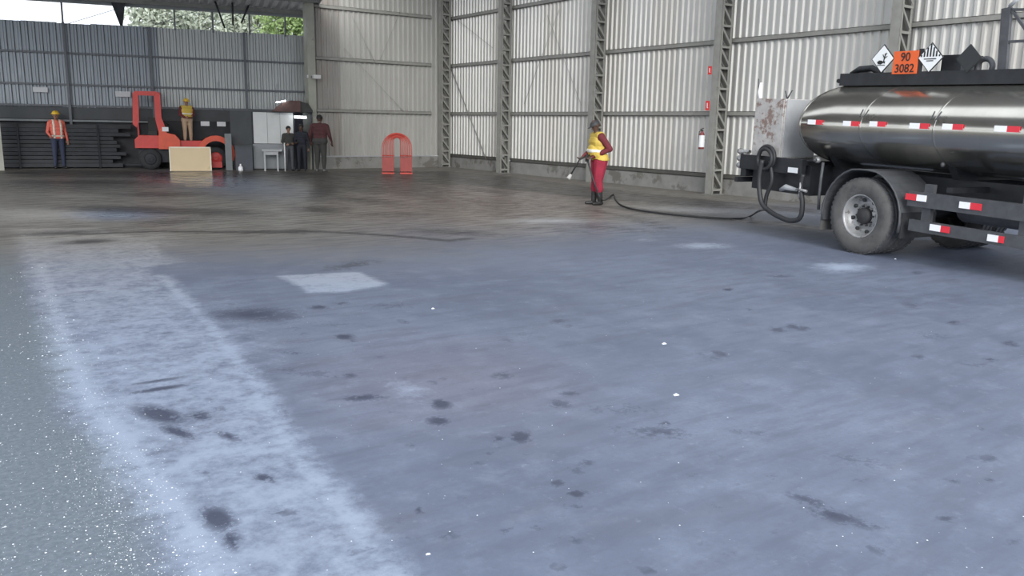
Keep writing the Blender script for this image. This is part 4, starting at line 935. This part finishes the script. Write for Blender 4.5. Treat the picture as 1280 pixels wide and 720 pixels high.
def text(s_, x, z, hgt, c, par):
    cu = bpy.data.curves.new('t', 'FONT'); cu.body = s_; cu.size = hgt; cu.align_x = 'CENTER'; cu.extrude = .001; cu.offset = .0012
    to = bpy.data.objects.new('t', cu); COL.objects.link(to); dg = bpy.context.evaluated_depsgraph_get(); dg.update()
    m_ = bpy.data.meshes.new_from_object(to.evaluated_get(dg)); bpy.data.objects.remove(to)
    V_ = [(x+v_.co.x, c-v_.co.z, z+v_.co.y) for v_ in m_.vertices]
    # the truck's own x runs to the picture's right, so text reads left to right
    tbuild(MB().add(V_, [tuple(p_.vertices) for p_ in m_.polygons]), 'lettering', 'ink', par)
text('90', ox, oz+.02, .155, C_-.004, op); text('3082', ox, oz-oh*.86, .155, C_-.004, op)
f3, x, z, s2 = diamond(1163, 72, 27, 38, C_, 'hazard_placard', 'placard_white')
for k_ in range(7):
    xx = x+(k_-3)*s2*.235; top = s2*.92-abs(xx-x)-s2*.02
    if top > .02: tbuild(MB().box((xx-s2*.055, C_-.006, z+.012), (xx+s2*.055, C_-.003, z+top)), 'stripe', 'ink', f3)
tbuild(MB().box((x-.09, C_-.006, z-.022), (x+.09, C_-.003, z-.010)).box((x-.05, C_-.006, z-.045), (x+.05, C_-.003, z-.034)), 'text_bar', 'ink', f3)
f4, x, z, s2 = diamond(1211, 73, 30, 36, C_, 'hazard_placard', 'placard_black')
q0 = side(1178, 69, .95); q1 = side(1197, 92, .95); tbuild(MB().box((q0[0], .95, 2.3), (q1[0]+.03, 1.35, q0[2])), 'valve_housing', 'truck_black')
q0 = side(1148, 62, .95); tbuild(MB().prism([(q0[0]-.09, 2.3), (q0[0]+.0, q0[2]), (q0[0]+.10, 2.3)], .93, .95), 'rear_placard', 'truck_black')
q = side(1231, 84, .9); tbuild(MB().tube([(q[0]+.10*math.cos(t), .9, q[2]-.0+.10*math.sin(t)) for t in [2*PI*i/20 for i in range(20)]], .034, 8, closed=True), 'hand_ring', 'truck_grey')
q = side(1071, 90, .95); tbuild(MB().lathe([(.14, 2.3), (.14, 2.40), (.12, 2.43), (0, 2.44)], 18, c=(q[0]+.05, 1.15, 0)), 'hatch_cover', 'truck_black')
# guard rail folded up on top
a0, a1 = side(1253, 92, .85), side(1259, 10, .85)
tbuild(MB().bar((a0[0], .85, a0[2]), (a1[0], .85, a1[2]), .05, .11, up=(1, 0, 0)), 'rail_post', 'truck_grey')
for (p_, q_) in (((1259, 12), (1300, 12)), ((1257, 52.5), (1300, 50)), ((1262, 8), (1283, 38))):
    a0, a1 = side(*p_, .85), side(*q_, .85); tbuild(MB().bar((a0[0], .85, a0[2]), (a1[0], .85, a1[2]), .03, .03), 'rail_bar', 'truck_grey')
a0, a1 = side(1262, 8, .85), side(1275, -4, .85); tbuild(MB().tube([(a0[0], .85, a0[2]), (a1[0], .85, a1[2])], .022, 8), 'rail_bar', 'grey_paint')
a0, a1 = side(1300, 92, .85), side(1306, 5, .85); tbuild(MB().bar((a0[0], .85, a0[2]), (a1[0], .85, a1[2]), .05, .05, up=(1, 0, 0)), 'rail_post', 'truck_grey')
# cab (beyond the picture's edge)
tbuild(MB().prism([(3.75, .75), (3.75, 2.65), (5.2, 2.62), (5.55, 1.75), (5.65, .75)], .02, 2.38), 'cab', 'cab_white')
tbuild(MB().prism([(4.25, 1.7), (4.25, 2.35), (5.05, 2.33), (5.3, 1.7)], .0, .02), 'cab_window', 'glass_dark')
tbuild(MB().box((5.6, .05, .45), (5.75, 2.35, .80)), 'front_bumper', 'truck_grey')

# hose on the floor, ending at the truck's rear
lz = np.cross(fx, ly); lz = lz if lz[2] > 0 else -lz
def tw(q): return TO+fx*q[0]+ly*q[1]+lz*q[2]
pts = HOSE_PTS+[Vector(tw(side(948, 264, .10))), Vector(tw(side(957, 262, .12)))]
o = MB().tube(smooth(pts, 6), .016, 8).build('water_hose', 'hose'); tag(o, 'thin dark hose on the floor between the yellow-vested worker and the tank truck', 'hose')

# ---------------------------------------------------------------- crumbs on the floor
mb = MB()
def crumb(X, Y, s_):
    a = random.uniform(0, 6.28); vs = []
    for j in range(4): t = a+j*PI/2; rr = s_*random.uniform(.6, 1.2); vs.append((X+rr*math.cos(t), Y+rr*math.sin(t), 0.0005))
    vs.append((X, Y, s_*.6)); mb.add(vs, [(0,1,4),(1,2,4),(2,3,4),(3,0,4)])
for i in range(3200):
    t = random.random(); y = 330+390*random.random()**.7
    edge = 30+(y-330)*.42; x = edge+random.gauss(0, 48)*(.4+.8*(y-330)/390)
    if random.random() < .3: x = random.uniform(-20, edge)
    if x > edge+120: continue
    p = fl(x, y); crumb(p[0], p[1], random.choice([.0012]*8+[.002]*7+[.003]*3+[.005])*(1 if y > 450 else 1.4))
for i in range(160):
    p = fl(random.uniform(200, 1280), random.uniform(350, 715)); crumb(p[0], p[1], random.choice([.002, .003, .004]))
o = mb.build('floor_crumbs', 'crumb'); tag(o, 'white crumbs scattered over the floor, thickest along the worn pale track', 'debris', kind='stuff')
for (px, py, s_, lb) in ((830, 430, .022, 'white scrap on the floor in mid picture, the farther of two in line'), (845, 494, .022, 'white scrap on the floor in mid picture, the nearer of two in line'), (535, 693, .011, 'white scrap on the floor at the bottom of the picture'),
                         (541, 386, .018, 'tiny white scrap on the floor right of the square pale patch'), (1119, 324, .018, 'tiny white scrap on the floor by the truck wheel')):
    p = fl(px, py); o = MB().add([(-s_, -s_*.4, .001), (s_*.8, -s_*.6, .001), (s_, s_*.5, .001), (-s_*.5, s_*.7, .001), (0, 0, s_*.6)], [(0,1,4),(1,2,4),(2,3,4),(3,0,4),(3,2,1,0)]).build('white_scrap', 'crumb'); o.location = p; tag(o, lb, 'scrap')

# ---------------------------------------------------------------- trees beyond the opening
def tree(px, Y, zc, rad, mt, label):
    X = onY(px, 30, Y)[0]; root = empty('tree', (X, Y, 0), label=label, cat='tree')
    MB().tube([(0, 0, 0), (.1, 0, zc*.5), (0, 0, zc)], [.22, .16, .08], 8).build('trunk', 'bark', root)
    for i in range(7):
        a = random.uniform(0, 6.28); MB().tube([(0, 0, zc*.55+i*.25), (math.cos(a)*rad*.5, math.sin(a)*rad*.4, zc*.75+i*.3), (math.cos(a)*rad*.8, math.sin(a)*rad*.6, zc+.3*i-.4)], [.07, .05, .02], 5).build('branch', 'bark', root)
    mb = MB()
    for i in range(2600):
        u = rng.normal(size=3); u /= np.linalg.norm(u); rr = rad*rng.uniform(.25, 1)**.5*(1+.25*math.sin(u[0]*5+u[1]*7)); c_ = np.array([u[0]*rr, u[1]*rr, zc+u[2]*rr*.75])
        a = rng.normal(size=3); a /= np.linalg.norm(a); b = np.cross(a, rng.normal(size=3)); b /= np.linalg.norm(b); s_ = rng.uniform(.09, .17)
        mb.add([c_-a*s_, c_+b*s_*.5, c_+a*s_, c_-b*s_*.5], [(0,1,2,3)])
    o = mb.build('foliage', mt, root, fix=False); o['kind'] = 'stuff'
tree(205, 44, 6.3, 1.55, 'foliage_pale', 'pale green tree seen through the opening, nearest to the dark rafter end')
tree(258, 48, 6.6, 1.8, 'foliage_pale', 'pale hazy tree in the middle of the opening over the left wall')
tree(312, 44, 6.0, 1.5, 'foliage_pale', 'low pale tree in the opening, left of the roof truss')
tree(368, 40, 6.0, 1.6, 'foliage', 'brighter green tree at the right end of the opening beside the pale column')
gr = MB().box((-60, 33.6, -.06), (60, 120, -.01)).build('ground', 'concrete'); gr['kind'] = 'structure'
